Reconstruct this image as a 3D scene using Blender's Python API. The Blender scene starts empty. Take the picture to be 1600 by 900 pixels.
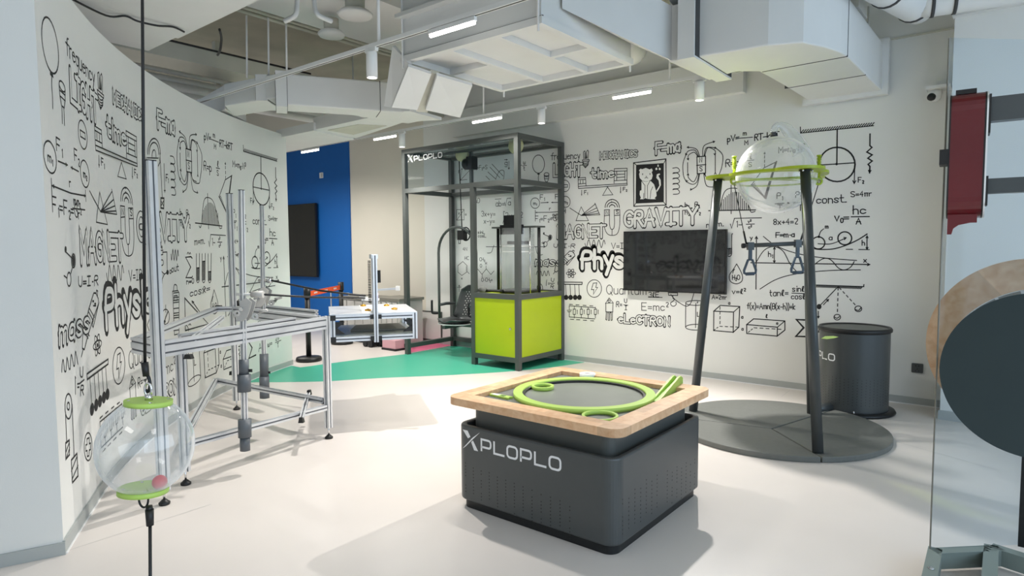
import bpy, bmesh, math, random
from math import sin, cos, pi, sqrt, atan2, hypot, radians
from mathutils import Vector, Matrix, geometry
random.seed(7)
SC = bpy.context.scene
COL = SC.collection

# ------------------------------------------------------------------ camera
YAW, PITCH, ROLL, FPX, CAMH = 0.679, 0.06495, -0.0064, 986.4946, 1.5
def cam_axes():
    fw0 = Vector((-sin(YAW), cos(YAW), 0)); rt = Vector((cos(YAW), sin(YAW), 0)); z = Vector((0, 0, 1))
    fwd = cos(PITCH)*fw0 - sin(PITCH)*z; up = sin(PITCH)*fw0 + cos(PITCH)*z
    c, s = cos(ROLL), sin(ROLL)
    return c*rt + s*up, -s*rt + c*up, fwd
CR, CU, CF = cam_axes()
CO = Vector((0, 0, CAMH))
cam = bpy.data.objects.new('camera', bpy.data.cameras.new('camera'))
COL.objects.link(cam)
cam.matrix_world = Matrix(((CR.x, CU.x, -CF.x, 0), (CR.y, CU.y, -CF.y, 0), (CR.z, CU.z, -CF.z, CAMH), (0, 0, 0, 1)))
cam.data.sensor_width = 36.0
cam.data.lens = 36.0*FPX/1600.0
cam.data.clip_start = 0.05
SC.camera = cam
# ------------------------------------------------------------------ world, light, exposure
world = bpy.data.worlds.new('sky'); SC.world = world; world.use_nodes = True
wbg = world.node_tree.nodes['Background']
wbg.inputs['Color'].default_value = (0.62, 0.80, 1.0, 1); wbg.inputs['Strength'].default_value = 0.55
SC.view_settings.view_transform = 'Standard'; SC.view_settings.look = 'None'
SC.view_settings.gamma = 1.0; SC.view_settings.use_curve_mapping = False
SC.view_settings.exposure = 0.4
SC.cycles.max_bounces = 8; SC.cycles.transparent_max_bounces = 24
SC.cycles.caustics_reflective = False; SC.cycles.caustics_refractive = False
SC.cycles.sample_clamp_indirect = 6.0
SC.cycles.use_denoising = True
def area_light(name, loc, size, sizey, power, color, rot):
    l = bpy.data.lights.new(name, 'AREA'); l.shape = 'RECTANGLE'; l.size = size; l.size_y = sizey
    l.energy = power; l.color = color
    o = bpy.data.objects.new(name, l); COL.objects.link(o); o.location = loc; o.rotation_euler = rot
    return o
WIN_POWER, LED_POWER, SPOT_POWER, PANEL_POWER = 100, 11, 92, 8
# daylight through the glazed front on the right (+x) and general room lighting over the part of the hall behind the camera
area_light('daylight_window', (2.9, 2.0, 1.9), 2.6, 7.0, WIN_POWER, (0.66, 0.83, 1.0), (0, pi/2, 0))
for i, (lx, ly) in enumerate(((-1.2, -1.4), (0.9, 0.8))):
    area_light('ceiling_panel_light', (lx, ly, 3.12), 1.2, 0.6, PANEL_POWER, (1.0, 0.96, 0.92), (0, 0, 0))
area_light('far_hall_light', (-9.5, 4.6, 2.75), 2.2, 1.4, 60, (1.0, 0.95, 0.88), (0, 0, 0))

# pixel of the 1600x900 photograph -> point of the place, on a known plane or at a known distance
def ray(px, py):
    return CR*((px-800)/FPX) + CU*(-(py-450)/FPX) + CF
def on_z(px, py, z=0.0):
    d = ray(px, py); return CO + d*((z-CAMH)/d.z)
def on_y(px, py, y):
    d = ray(px, py); return CO + d*(y/d.y)
def on_x(px, py, x):
    d = ray(px, py); return CO + d*(x/d.x)
def at(px, py, dep):
    return CO + ray(px, py)*dep

# ------------------------------------------------------------------ materials
MATS = {}
def mat(name, col, rough=0.5, metal=0.0, var=0.0, scale=8.0, bump=0.0, bscale=60.0, spec=0.5, coat=0.0):
    m = bpy.data.materials.new(name); m.use_nodes = True; nt = m.node_tree; b = nt.nodes['Principled BSDF']
    b.inputs['Roughness'].default_value = rough; b.inputs['Metallic'].default_value = metal
    b.inputs['Specular IOR Level'].default_value = spec; b.inputs['Coat Weight'].default_value = coat
    tc = nt.nodes.new('ShaderNodeTexCoord')
    n = nt.nodes.new('ShaderNodeTexNoise'); n.inputs['Scale'].default_value = scale; n.inputs['Detail'].default_value = 4
    nt.links.new(tc.outputs['Object'], n.inputs['Vector'])
    r = nt.nodes.new('ShaderNodeValToRGB')
    lo = [max(0, c*(1-var)) for c in col]; hi = [min(1, c*(1+var)) for c in col]
    r.color_ramp.elements[0].position = .3; r.color_ramp.elements[1].position = .7
    r.color_ramp.elements[0].color = (*lo, 1); r.color_ramp.elements[1].color = (*hi, 1)
    nt.links.new(n.outputs['Fac'], r.inputs['Fac']); nt.links.new(r.outputs['Color'], b.inputs['Base Color'])
    if bump:
        n2 = nt.nodes.new('ShaderNodeTexNoise'); n2.inputs['Scale'].default_value = bscale
        nt.links.new(tc.outputs['Object'], n2.inputs['Vector'])
        bp = nt.nodes.new('ShaderNodeBump'); bp.inputs['Strength'].default_value = bump; bp.inputs['Distance'].default_value = .01
        nt.links.new(n2.outputs['Fac'], bp.inputs['Height']); nt.links.new(bp.outputs['Normal'], b.inputs['Normal'])
    MATS[name] = m
    return m
def srgb(r, g, b):
    f = lambda c: (c/255/12.92 if c/255 <= .04045 else ((c/255+.055)/1.055)**2.4)
    return (f(r), f(g), f(b))
M_wall = mat('wall_paint', srgb(232, 232, 228), .75, var=.015, scale=2, bump=.04, bscale=180)
M_beige = mat('beige_wall', srgb(226, 220, 206), .75, var=.015, scale=2)
M_blue = mat('blue_paint', srgb(8, 96, 176), .6, var=.02, scale=2)
M_ceil = mat('ceiling_paint', srgb(205, 203, 190), .85, var=.05, scale=3, bump=.1, bscale=30)
M_slab = mat('concrete_slab', srgb(172, 170, 154), .9, var=.10, scale=2.5, bump=.2, bscale=20)
M_duct = mat('duct_paint', srgb(228, 228, 226), .6, var=.02, scale=3, bump=.12, bscale=9)
M_seam = mat('duct_seam', srgb(70, 70, 70), .8)
M_floor = mat('vinyl_floor', srgb(223, 216, 210), .34, var=.03, scale=1.3, bump=.015, bscale=120)
M_green_floor = mat('green_vinyl', srgb(72, 180, 150), .38, var=.02, scale=2)
M_pink_floor = mat('pink_vinyl', srgb(226, 110, 146), .4, var=.02, scale=2)
M_base = mat('baseboard_grey', srgb(176, 180, 178), .5)
M_trimwhite = mat('trim_white', srgb(240, 240, 240), .4)
M_ink = mat('mural_ink', srgb(26, 26, 28), .7)
M_char = mat('charcoal_metal', srgb(76, 80, 81), .34, metal=.2, var=.02, scale=20)
M_char2 = mat('charcoal_frame', srgb(84, 88, 86), .45, metal=.2)
M_mat = mat('grey_floor_pad', srgb(110, 112, 108), .6, var=.04, scale=30, bump=.05, bscale=200)
M_black = mat('black_plastic', srgb(24, 24, 25), .45)
M_blackm = mat('black_metal', srgb(36, 38, 40), .4, metal=.4)
M_pvc = mat('grey_plastic_weight', srgb(88, 94, 100), .45, var=.03)
M_green = mat('lime_plastic', srgb(186, 220, 104), .4, var=.02)
M_lime = mat('lime_panel', srgb(178, 198, 8), .35, var=.01)
M_olive = mat('olive_green_acrylic', srgb(168, 186, 36), .35)
M_white = mat('white_plastic', srgb(236, 236, 234), .4)
M_logo = mat('white_lettering', srgb(238, 240, 242), .5)
M_alu = mat('brushed_aluminium', (.74, .76, .79), .36, metal=.55, var=.04, scale=12)
M_slot_shade = mat('slot_shade_grey', (.16, .17, .19), .5, metal=.5)  # darker grey for strips that paint the shade down in the slots
M_chrome = mat('chrome', (.75, .75, .76), .15, metal=1)
M_red = mat('red_lacquer', srgb(98, 14, 22), .28, var=.10, scale=3, coat=.3)
M_redball = mat('red_ball_rubber', srgb(226, 40, 62), .4)
M_orange = mat('orange_belt', srgb(244, 88, 30), .6)
M_brass = mat('brass', srgb(196, 150, 60), .3, metal=.8)
M_paper = mat('white_paper', srgb(250, 250, 248), .7)
M_screen = mat('black_screen', srgb(22, 23, 24), .05, spec=1.0)
M_bluebox = mat('bluish_handle_plastic', srgb(70, 84, 98), .45)
M_teal = mat('dark_green_disc', srgb(40, 54, 56), .7, var=.03)
M_pinkbox = mat('pink_panel', srgb(222, 170, 180), .5)
M_greytop = mat('grey_cabinet_top', srgb(120, 118, 110), .5)
M_greyside = mat('grey_cabinet_side', srgb(190, 188, 184), .5)
M_string = mat('white_string', srgb(235, 232, 225), .5)
M_pen = mat('lilac_pen', srgb(200, 190, 235), .4)

def wood_mat():
    m = bpy.data.materials.new('beech_wood'); m.use_nodes = True; nt = m.node_tree; b = nt.nodes['Principled BSDF']
    b.inputs['Roughness'].default_value = .42
    at_ = nt.nodes.new('ShaderNodeObjectInfo')
    tc = nt.nodes.new('ShaderNodeTexCoord'); mp = nt.nodes.new('ShaderNodeMapping'); mp.inputs['Scale'].default_value = (14, 14, 14)
    nt.links.new(tc.outputs['Object'], mp.inputs['Vector'])
    n = nt.nodes.new('ShaderNodeTexNoise'); n.inputs['Scale'].default_value = 1.6; n.inputs['Detail'].default_value = 8; n.inputs['Distortion'].default_value = .5
    nt.links.new(mp.outputs['Vector'], n.inputs['Vector'])
    r = nt.nodes.new('ShaderNodeValToRGB'); e = r.color_ramp.elements
    e[0].position = .3; e[0].color = (*srgb(222, 172, 128), 1); e[1].position = .72; e[1].color = (*srgb(242, 204, 164), 1)
    nt.links.new(n.outputs['Fac'], r.inputs['Fac'])
    hs = nt.nodes.new('ShaderNodeHueSaturation')
    ma = nt.nodes.new('ShaderNodeMapRange'); ma.inputs['To Min'].default_value = .74; ma.inputs['To Max'].default_value = 1.12
    nt.links.new(at_.outputs['Random'], ma.inputs['Value']); nt.links.new(ma.outputs['Result'], hs.inputs['Value'])
    nt.links.new(r.outputs['Color'], hs.inputs['Color']); nt.links.new(hs.outputs['Color'], b.inputs['Base Color'])
    return m
M_wood = wood_mat()
def glass_mat(name, tint, f0=.05, f1=.75, haze=0.0, power=4.0, rim=0.0):
    # thin clear plastic: mostly see-through, mirror-like at grazing angles
    m = bpy.data.materials.new(name); m.use_nodes = True; nt = m.node_tree
    for n in list(nt.nodes): nt.nodes.remove(n)
    out = nt.nodes.new('ShaderNodeOutputMaterial')
    tr = nt.nodes.new('ShaderNodeBsdfTransparent'); tr.inputs['Color'].default_value = (*tint, 1)
    gl = nt.nodes.new('ShaderNodeBsdfGlossy'); gl.inputs['Roughness'].default_value = .03; gl.inputs['Color'].default_value = (1, 1, 1, 1)
    lw = nt.nodes.new('ShaderNodeLayerWeight'); lw.inputs['Blend'].default_value = .5
    pw = nt.nodes.new('ShaderNodeMath'); pw.operation = 'POWER'; pw.inputs[1].default_value = power
    nt.links.new(lw.outputs['Facing'], pw.inputs[0])
    mr = nt.nodes.new('ShaderNodeMapRange'); mr.inputs['To Min'].default_value = f0; mr.inputs['To Max'].default_value = f1
    nt.links.new(pw.outputs[0], mr.inputs['Value'])
    mx = nt.nodes.new('ShaderNodeMixShader'); nt.links.new(mr.outputs['Result'], mx.inputs['Fac'])
    nt.links.new(tr.outputs[0], mx.inputs[1]); nt.links.new(gl.outputs[0], mx.inputs[2])
    last = mx
    if rim:  # whitish edge colour stands in for refraction and bright rim reflections
        hz = nt.nodes.new('ShaderNodeMapRange'); hz.inputs['To Min'].default_value = haze; hz.inputs['To Max'].default_value = rim
        nt.links.new(pw.outputs[0], hz.inputs['Value'])
    if haze:
        df = nt.nodes.new('ShaderNodeBsdfDiffuse'); df.inputs['Color'].default_value = (.94, .95, .96, 1)
        m2 = nt.nodes.new('ShaderNodeMixShader'); m2.inputs['Fac'].default_value = haze
        if rim: nt.links.new(hz.outputs['Result'], m2.inputs['Fac'])
        nt.links.new(mx.outputs[0], m2.inputs[1]); nt.links.new(df.outputs[0], m2.inputs[2]); last = m2
    nt.links.new(last.outputs[0], out.inputs['Surface'])
    return m
M_glass = glass_mat('clear_acrylic', (.94, .955, .96), .07, .85, .07, 2.4, .7)
M_pane = glass_mat('glass_pane', (.91, .95, .98), .008, .12, .0, 5.0)
M_vessel = glass_mat('scratched_acrylic', (.88, .90, .90), .04, .5, .16, 3.0)
M_lime_clear = glass_mat('lime_clear_acrylic', (.72, .82, .22), .05, .4, .12)
def emit(name, col, s):
    m = bpy.data.materials.new(name); m.use_nodes = True; b = m.node_tree.nodes['Principled BSDF']
    b.inputs['Emission Color'].default_value = (*col, 1); b.inputs['Emission Strength'].default_value = s
    b.inputs['Base Color'].default_value = (.9, .9, .9, 1)
    return m
M_led = emit('led_tube', (1.0, .97, .90), 7.0)
M_lens = emit('spot_lens', (1.0, .97, .92), 12.0)

# ------------------------------------------------------------------ mesh helpers
class MB:
    def __init__(self): self.v = []; self.f = []; self.sm = []
    def add(self, vs, fs, smooth=False):
        o = len(self.v); self.v += [Vector(p) for p in vs]
        for f in fs: self.f.append(tuple(i+o for i in f)); self.sm.append(smooth)
        return self
    def box(self, a, b):
        x0, y0, z0 = a; x1, y1, z1 = b
        return self.add([(x0,y0,z0),(x1,y0,z0),(x1,y1,z0),(x0,y1,z0),(x0,y0,z1),(x1,y0,z1),(x1,y1,z1),(x0,y1,z1)],
                        [(0,3,2,1),(4,5,6,7),(0,1,5,4),(1,2,6,5),(2,3,7,6),(3,0,4,7)])
    def beam(self, p0, p1, w, h, up=(0,0,1)):
        p0, p1 = Vector(p0), Vector(p1); d = (p1-p0).normalized(); up = Vector(up)
        if abs(d.dot(up)) > .99: up = Vector((0,1,0))
        s = d.cross(up).normalized()*(w/2); u = s.cross(d).normalized()*(h/2)
        return self.add([p0-s-u,p0+s-u,p0+s+u,p0-s+u,p1-s-u,p1+s-u,p1+s+u,p1-s+u],
                        [(0,3,2,1),(4,5,6,7),(0,1,5,4),(1,2,6,5),(2,3,7,6),(3,0,4,7)])
    def profile(self, p0, p1, w, h, up=(0,0,1), nw=1, nh=1, g=.011, dp=.010):
        """slotted aluminium profile: nw slots on the faces of width w, nh slots on those of height h"""
        p0, p1 = Vector(p0), Vector(p1); d = (p1-p0).normalized(); up = Vector(up)
        if abs(d.dot(up)) > .99: up = Vector((0,1,0))
        s = d.cross(up).normalized(); u = s.cross(d).normalized()
        pts = []
        def side(ax, ay, L, n, off):
            for k in range(n):
                c = -L/2 + L*(k+.5)/n
                for q, e in ((c-g/2, 0), (c-g/2, dp), (c+g/2, dp), (c+g/2, 0)):
                    pts.append((ax*q + ay*(off-e)))
        X, Y = Vector((1,0)), Vector((0,1))
        def corner(x, y): pts.append(Vector((x, y)))
        corner(-w/2,-h/2)
        side(X, -Y, w, nw, h/2); corner(w/2,-h/2)
        side(Y, X, h, nh, w/2); corner(w/2,h/2)
        side(-X, Y, w, nw, h/2); corner(-w/2,h/2)
        side(-Y, -X, h, nh, w/2)
        n = len(pts)
        vs = [p0 + s*q.x + u*q.y for q in pts] + [p1 + s*q.x + u*q.y for q in pts]
        fs = [(i, (i+1) % n, (i+1) % n + n, i+n) for i in range(n)] + [tuple(range(n-1,-1,-1)), tuple(range(n, 2*n))]
        return self.add(vs, fs)
    def tube(self, p0, p1, r0, r1=None, n=16, caps=True):
        r1 = r0 if r1 is None else r1
        p0, p1 = Vector(p0), Vector(p1); d = (p1-p0).normalized()
        a = d.orthogonal().normalized(); b = d.cross(a)
        ring = [a*cos(2*pi*i/n)+b*sin(2*pi*i/n) for i in range(n)]
        self.add([p0+q*r0 for q in ring]+[p1+q*r1 for q in ring], [(i,(i+1)%n,(i+1)%n+n,i+n) for i in range(n)], True)
        if caps:
            self.add([p0+q*r0 for q in ring], [tuple(range(n-1,-1,-1))]); self.add([p1+q*r1 for q in ring], [tuple(range(n))])
        return self
    def sweep(self, pts, r, n=8, closed=False, caps=True):
        pts = [Vector(p) for p in pts]; N = len(pts); rings = []; a = None
        for i, p in enumerate(pts):
            if closed: t = (pts[(i+1)%N]-pts[i-1])
            else: t = pts[min(i+1,N-1)]-pts[max(i-1,0)]
            t.normalize()
            a = t.orthogonal().normalized() if a is None else (a - t*a.dot(t)).normalized()
            b = t.cross(a); rr = r[i] if isinstance(r, (list, tuple)) else r
            rings.append([p+(a*cos(2*pi*k/n)+b*sin(2*pi*k/n))*rr for k in range(n)])
        vs = [q for rg in rings for q in rg]; fs = []
        for i in range(N if closed else N-1):
            j = (i+1) % N
            for k in range(n): fs.append((i*n+k, i*n+(k+1)%n, j*n+(k+1)%n, j*n+k))
        self.add(vs, fs, True)
        if caps and not closed:
            self.add(rings[0], [tuple(range(n-1,-1,-1))]); self.add(rings[-1], [tuple(range(n))])
        return self
    def lathe(self, c, prof, n=32, axis=(0,0,1), smooth=True):
        c = Vector(c); d = Vector(axis).normalized()
        a = Vector((1,0,0)) if abs(d.x) < .9 else Vector((0,1,0))
        a = (a - d*a.dot(d)).normalized(); b = d.cross(a)
        vs = []; fs = []
        for r, h in prof:
            for k in range(n): vs.append(c + d*h + (a*cos(2*pi*k/n)+b*sin(2*pi*k/n))*r)
        for i in range(len(prof)-1):
            for k in range(n): fs.append((i*n+k, i*n+(k+1)%n, (i+1)*n+(k+1)%n, (i+1)*n+k))
        self.add(vs, fs, smooth)
        return self
    def cyl(self, c, r, h0, h1, n=32, axis=(0,0,1)):
        d = Vector(axis).normalized(); c = Vector(c)
        return self.tube(c+d*h0, c+d*h1, r, r, n)
    def annulus(self, c, r0, r1, h0, h1, n=48, axis=(0,0,1)):
        self.lathe(c, [(r0,h0),(r1,h0)], n, axis, False); self.lathe(c, [(r1,h0),(r1,h1)], n, axis, True)
        self.lathe(c, [(r1,h1),(r0,h1)], n, axis, False); return self.lathe(c, [(r0,h1),(r0,h0)], n, axis, True)
    def prism(self, poly, a, b, fn):
        """poly: 2-D outline; fn(u, v, w) -> 3-D, w = a and b for the two faces"""
        n = len(poly)
        vs = [fn(u, v, a) for u, v in poly]+[fn(u, v, b) for u, v in poly]
        return self.add(vs, [tuple(range(n-1,-1,-1)), tuple(range(n,2*n))]+[(i,(i+1)%n,(i+1)%n+n,i+n) for i in range(n)])
    def sphere(self, c, r, n=20, m=12):
        prof = [(max(r*sin(pi*i/m), 1e-5), -r*cos(pi*i/m)) for i in range(m+1)]
        return self.lathe(c, prof, n)
    def build(self, name, material, parent=None, fix=True):
        off = ROOTS.get(parent.name, Vector()) if parent else Vector()
        me = bpy.data.meshes.new(name)
        bm = bmesh.new()
        vs = [bm.verts.new(p-off) for p in self.v]
        for f, s in zip(self.f, self.sm):
            try:
                ff = bm.faces.new([vs[i] for i in f]); ff.smooth = s
            except ValueError: pass
        if fix:
            bmesh.ops.remove_doubles(bm, verts=bm.verts, dist=1e-6)
            bmesh.ops.recalc_face_normals(bm, faces=bm.faces)
        bm.to_mesh(me); bm.free()
        me.materials.append(material)
        o = bpy.data.objects.new(name, me); COL.objects.link(o)
        if parent: o.parent = parent; ROOTS[o.name] = off
        return o
ROOTS = {}
def tag(o, label, cat, group=None):
    o['label'] = label; o['category'] = cat
    if group: o['group'] = group
    return o
def thing(name, loc, label, cat, group=None):
    o = bpy.data.objects.new(name, None); COL.objects.link(o); o.location = loc; o.empty_display_size = .1
    ROOTS[o.name] = Vector(loc)
    return tag(o, label, cat, group)
def struct(name, mb, m, parent=None, **k):
    o = mb.build(name, m, parent, **k)
    if parent is None: o['kind'] = 'structure'
    return o
def rrect(x0, y0, x1, y1, r, n=6):
    pts = []
    for cx, cy, a in ((x1-r,y0+r,-pi/2),(x1-r,y1-r,0),(x0+r,y1-r,pi/2),(x0+r,y0+r,pi)):
        for i in range(n+1): pts.append((cx+r*cos(a+pi/2*i/n), cy+r*sin(a+pi/2*i/n)))
    return pts
XYZ = lambda u, v, w: (u, v, w)
XZ = lambda u, v, w: (u, w, v)
def bez(p, n=14):
    """smooth line through the given points"""
    p = [Vector(q) for q in p]; out = []
    for i in range(len(p)-1):
        p0, p1, p2, p3 = p[max(i-1,0)], p[i], p[i+1], p[min(i+2,len(p)-1)]
        for k in range(n):
            t = k/n
            out.append(.5*((2*p1)+(p2-p0)*t+(2*p0-5*p1+4*p2-p3)*t*t+(3*p1-p0-3*p2+p3)*t**3))
    return out+[p[-1]]
# white brand lettering drawn with straight bars (used on several exhibits)
def logo(mb, fn, u0, v0, H, th=.16):
    """the slanted X mark and the letters PLOPLO; fn(u, v) -> 3-D points on the face, H letter height"""
    def quad(*q): mb.add([fn(*a) for a in q], [(0,1,2,3)] if len(q) == 4 else [tuple(range(len(q)))])
    X = H*1.62; x0 = u0; b = v0-H*.18
    # long rising stroke, short falling strokes
    quad((x0, b), (x0+.20*X, b+.14*X), (x0+1.12*X, b+.98*X), (x0+.62*X, b+.62*X))
    quad((x0+.02*X, b+.93*X), (x0+.34*X, b+.93*X), (x0+.52*X, b+.66*X), (x0+.36*X, b+.56*X))
    quad((x0+.56*X, b+.42*X), (x0+.68*X, b+.52*X), (x0+1.0*X, b+.06*X), (x0+.74*X, b+.06*X))
    w = H*1.08; t = H*th; u = x0+1.16*X
    def path(pts, closed=False):
        n = len(pts); L = []
        for i in range(n):
            a = Vector(pts[i-1]) if (closed or i > 0) else None; c = Vector(pts[i]); d = Vector(pts[(i+1)%n]) if (closed or i < n-1) else None
            d1 = (c-a).normalized() if a is not None else (d-c).normalized(); d2 = (d-c).normalized() if d is not None else d1
            m_ = (d1+d2).normalized(); nn = Vector((-m_.y, m_.x)); k = t/2/max(.4, nn.dot(Vector((-d1.y, d1.x))))
            L.append((c+nn*k, c-nn*k))
        for i in range(n if closed else n-1):
            j = (i+1) % n
            quad(L[i][0], L[j][0], L[j][1], L[i][1])
    def ring(u, v, w, h, r):
        path([(u+x, v+y) for x, y in rrect(t/2, t/2, w-t/2, h-t/2, r, 4)], True)
    for ch in 'PLOPLO':
        if ch == 'P':
            r = H*.2
            path([(u+t/2, v0)]+[(u+t/2, v0+H-t/2)]+[(u+w-t/2-r+r*sin(a), v0+H-t/2-r+r*cos(a)) for a in (0, pi/6, pi/3, pi/2)]
                 +[(u+w-t/2-r+r*cos(a), v0+H*.34+r-r*sin(a)) for a in (0, pi/6, pi/3, pi/2)]+[(u+t/2, v0+H*.34)])
        elif ch == 'L':
            path([(u+t/2, v0+H), (u+t/2, v0+t/2), (u+w, v0+t/2)])
        else: ring(u, v0, w, H, H*.26)
        u += w+H*.18
    return mb
# ================================================================== the setting
YB = 6.907
struct('floor', MB().add([(-15,-3.2,0),(4,-3.2,0),(4,9,0),(-15,9,0),(-15,-3.2,-.1),(4,-3.2,-.1),(4,9,-.1),(-15,9,-.1)],
       [(0,1,2,3),(7,6,5,4),(0,4,5,1),(1,5,6,2),(2,6,7,3),(3,7,4,0)]), M_floor)
floor = bpy.data.objects['floor']
def inlay(name, pts, m, z=.0015):
    mb = MB(); mb.prism(pts, 0, z, XYZ); return mb.build(name, m, floor)
gr = [(-6.84,3.48)]+[(q.x,q.y) for q in bez([(-6.63,3.66,0),(-6.1,4.12,0),(-5.7,4.66,0),(-5.2,5.24,0),(-4.78,5.82,0),(-4.5,6.4,0),(-4.36,6.9,0)],5)]
gr += [(-6.74,6.9),(-6.72,6.3),(-6.72,5.9),(-6.895,5.245),(-6.99,4.71),(-7.03,4.45),(-7.24,4.45),(-7.04,4.06)]
inlay('green_floor_zone', gr, M_green_floor)
inlay('pink_floor_zone', [(-6.75,6.0),(-6.75,6.9),(-8.3,6.9),(-7.5,6.45)], M_pink_floor)
def seam(p, q):
    a, b = on_z(*p), on_z(*q); d = (b-a).normalized(); s = Vector((-d.y, d.x, 0))*.0012
    MB().add([a-s+Vector((0,0,.0008)), b-s+Vector((0,0,.0008)), b+s+Vector((0,0,.0008)), a+s+Vector((0,0,.0008))], [(0,1,2,3)]).build('floor_seam', M_base, floor)
seam((104,861),(330,788)); seam((1080,627),(1215,603)); seam((1400,690),(1560,735)); seam((1221,620),(1234,610))
# back wall: one plane, three wall colours
struct('wall_back', MB().box((-7.33,YB,0),(2.2,YB+.15,4.3)), M_wall)
struct('wall_back_beige', MB().box((-9.2,YB,0),(-7.33,YB+.15,4.3)), M_beige)
struct('wall_back_blue', MB().box((-15,YB-.02,0),(-9.2,YB+.15,3.40)), M_blue)
struct('wall_back_upper', MB().box((-15,YB-.02,3.40),(-9.2,YB+.15,4.3)), M_beige)
wall_back = bpy.data.objects['wall_back']
struct('baseboard_back', MB().box((-6.64,YB-.012,0),(-.5,YB,.07)), M_base)
struct('trim_1', MB().box((-6.64,YB-.02,.0),(-.5,YB-.0125,.008)), M_trimwhite)
struct('baseboard_far', MB().box((-9.2,YB-.012,0),(-6.64,YB,.07)), M_base)
struct('trim_2', MB().box((-6.6,YB-.10,3.12),(-2.35,YB,3.50)), M_wall)       # shallow plaster beam above the mural
struct('trim_3', MB().box((-2.35,YB-.02,3.395),(-.5,YB,3.41)), M_ceil)
# pier on the right with its baseboard
struct('wall_right', MB().box((-.5,6.458,0),(3.0,YB+.15,3.42)), M_wall)
struct('baseboard_right', MB().box((-.512,6.446,0),(3.0,6.458,.08)), M_base)
struct('trim_4', MB().box((-.512,6.40,3.36),(3.0,6.50,3.44)), M_duct)
# glazed front on the right, outside the frame: mullions and panes
wn = MB()
for y in (-3.0,-1.2,.6,2.4,4.2,6.0): wn.box((3.0,y,0),(3.1,y+.1,4.2))
for z in (0,2.6,4.1): wn.box((3.0,-3.0,z),(3.1,6.4,z+.1))
struct('window_1', wn, M_char)
struct('wall_rear', MB().box((-6.5,-3.2,0),(3.1,-3.05,4.3)), M_wall)
struct('wall_far', MB().box((-15,-3.2,0),(-14.85,9,4.3)), M_beige)
# curved mural wall on the left
CCX, CCY, CRR, A0 = -0.71186268, 7.6600511, 7.278982, -1.9817016791918065
ARC, WH = 5.16, 2.92
def curve_adj(s):                      # the near end of the wall straightens a little
    return .032*min(1, max(0, 1-s/.6))**1.5
def arc(s, off=0.0, z=0.0):
    a = A0 - s/CRR; r = CRR - off + curve_adj(s)
    return Vector((CCX+r*cos(a), CCY+r*sin(a), z))
def arc_slab(o0, o1, z0, z1, n=64, s0=0, s1=ARC):
    vs = []; fs = []
    for i in range(n+1):
        s = s0+(s1-s0)*i/n
        vs += [arc(s,o0,z0), arc(s,o0,z1), arc(s,o1,z1), arc(s,o1,z0)]
    for i in range(n):
        a, b = i*4, i*4+4
        for k in range(4): fs.append((a+k, a+(k+1)%4, b+(k+1)%4, b+k))
    fs += [(3,2,1,0), (4*n,4*n+1,4*n+2,4*n+3)]
    return MB().add(vs, fs)
struct('wall_left', arc_slab(0,-.16,0,WH), M_wall)
wall_left = bpy.data.objects['wall_left']
struct('baseboard_left', arc_slab(.012,0,0,.068,48), M_base)
struct('trim_5', arc_slab(.019,.0125,0,.007,48), M_trimwhite)
p0 = arc(0); d = Vector((-.089,-.229,0)).normalized(); q = Vector((-d.y*-1, d.x*-1, 0))
nrm = Vector((d.y, -d.x, 0))           # away from the room
def panel(o0, o1, z0, z1, a=-.004, b=2.4):
    vs = []
    for z in (z0, z1):
        for t, o in ((a,o0),(b,o0),(b,o1),(a,o1)): vs.append(p0+d*t+nrm*o+Vector((0,0,z)))
    return MB().add(vs, [(0,1,2,3),(4,7,6,5),(0,4,5,1),(1,5,6,2),(2,6,7,3),(3,7,4,0)])
struct('wall_left_end', panel(0,.16,0,3.3), M_wall)
struct('baseboard_left_end', panel(-.012,0,0,.062,-.012), M_base)
# ceiling
struct('ceiling', MB().box((-15,-3.2,4.25),(4,9,4.4)), M_slab)
struct('trim_6', MB().box((-5.9,-3.1,3.2),(3.0,2.36,3.5)), M_duct)            # dropped soffit at the near left
struct('trim_7', MB().box((-5.6,2.36,3.27),(1.0,2.48,3.42)), M_duct)
struct('trim_8', MB().box((-7.30,2.0,3.46),(-6.87,6.9,3.62)), M_ceil)         # dark downstand beams over the hall
struct('trim_9', MB().box((-5.95,2.5,3.85),(-4.85,6.9,4.25)), M_duct)
# small objects that belong to the setting
hatch = MB()
hx0, hx1 = on_y(658,485,YB).x, on_y(691,488,YB).x
hz0, hz1 = on_y(675,531,YB).z, on_y(675,486,YB).z
ht = thing('service_hatch', ((hx0+hx1)/2,YB-.01,hz0), 'low white service hatch with a dark outline in the beige wall behind the swing', 'hatch')
MB().box((hx0+.014,YB-.02,hz0+.014),(hx1-.014,YB-.0005,hz1-.014)).build('hatch_door', M_wall, ht)
fr = MB()
for a, b in (((hx0,hz0),(hx1,hz0+.014)),((hx0,hz1-.014),(hx1,hz1)),((hx0,hz0+.014),(hx0+.014,hz1-.014)),((hx1-.014,hz0+.014),(hx1,hz1-.014))):
    fr.box((a[0],YB-.025,a[1]),(b[0],YB-.0005,b[1]))
fr.build('hatch_frame', M_char2, ht)

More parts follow.
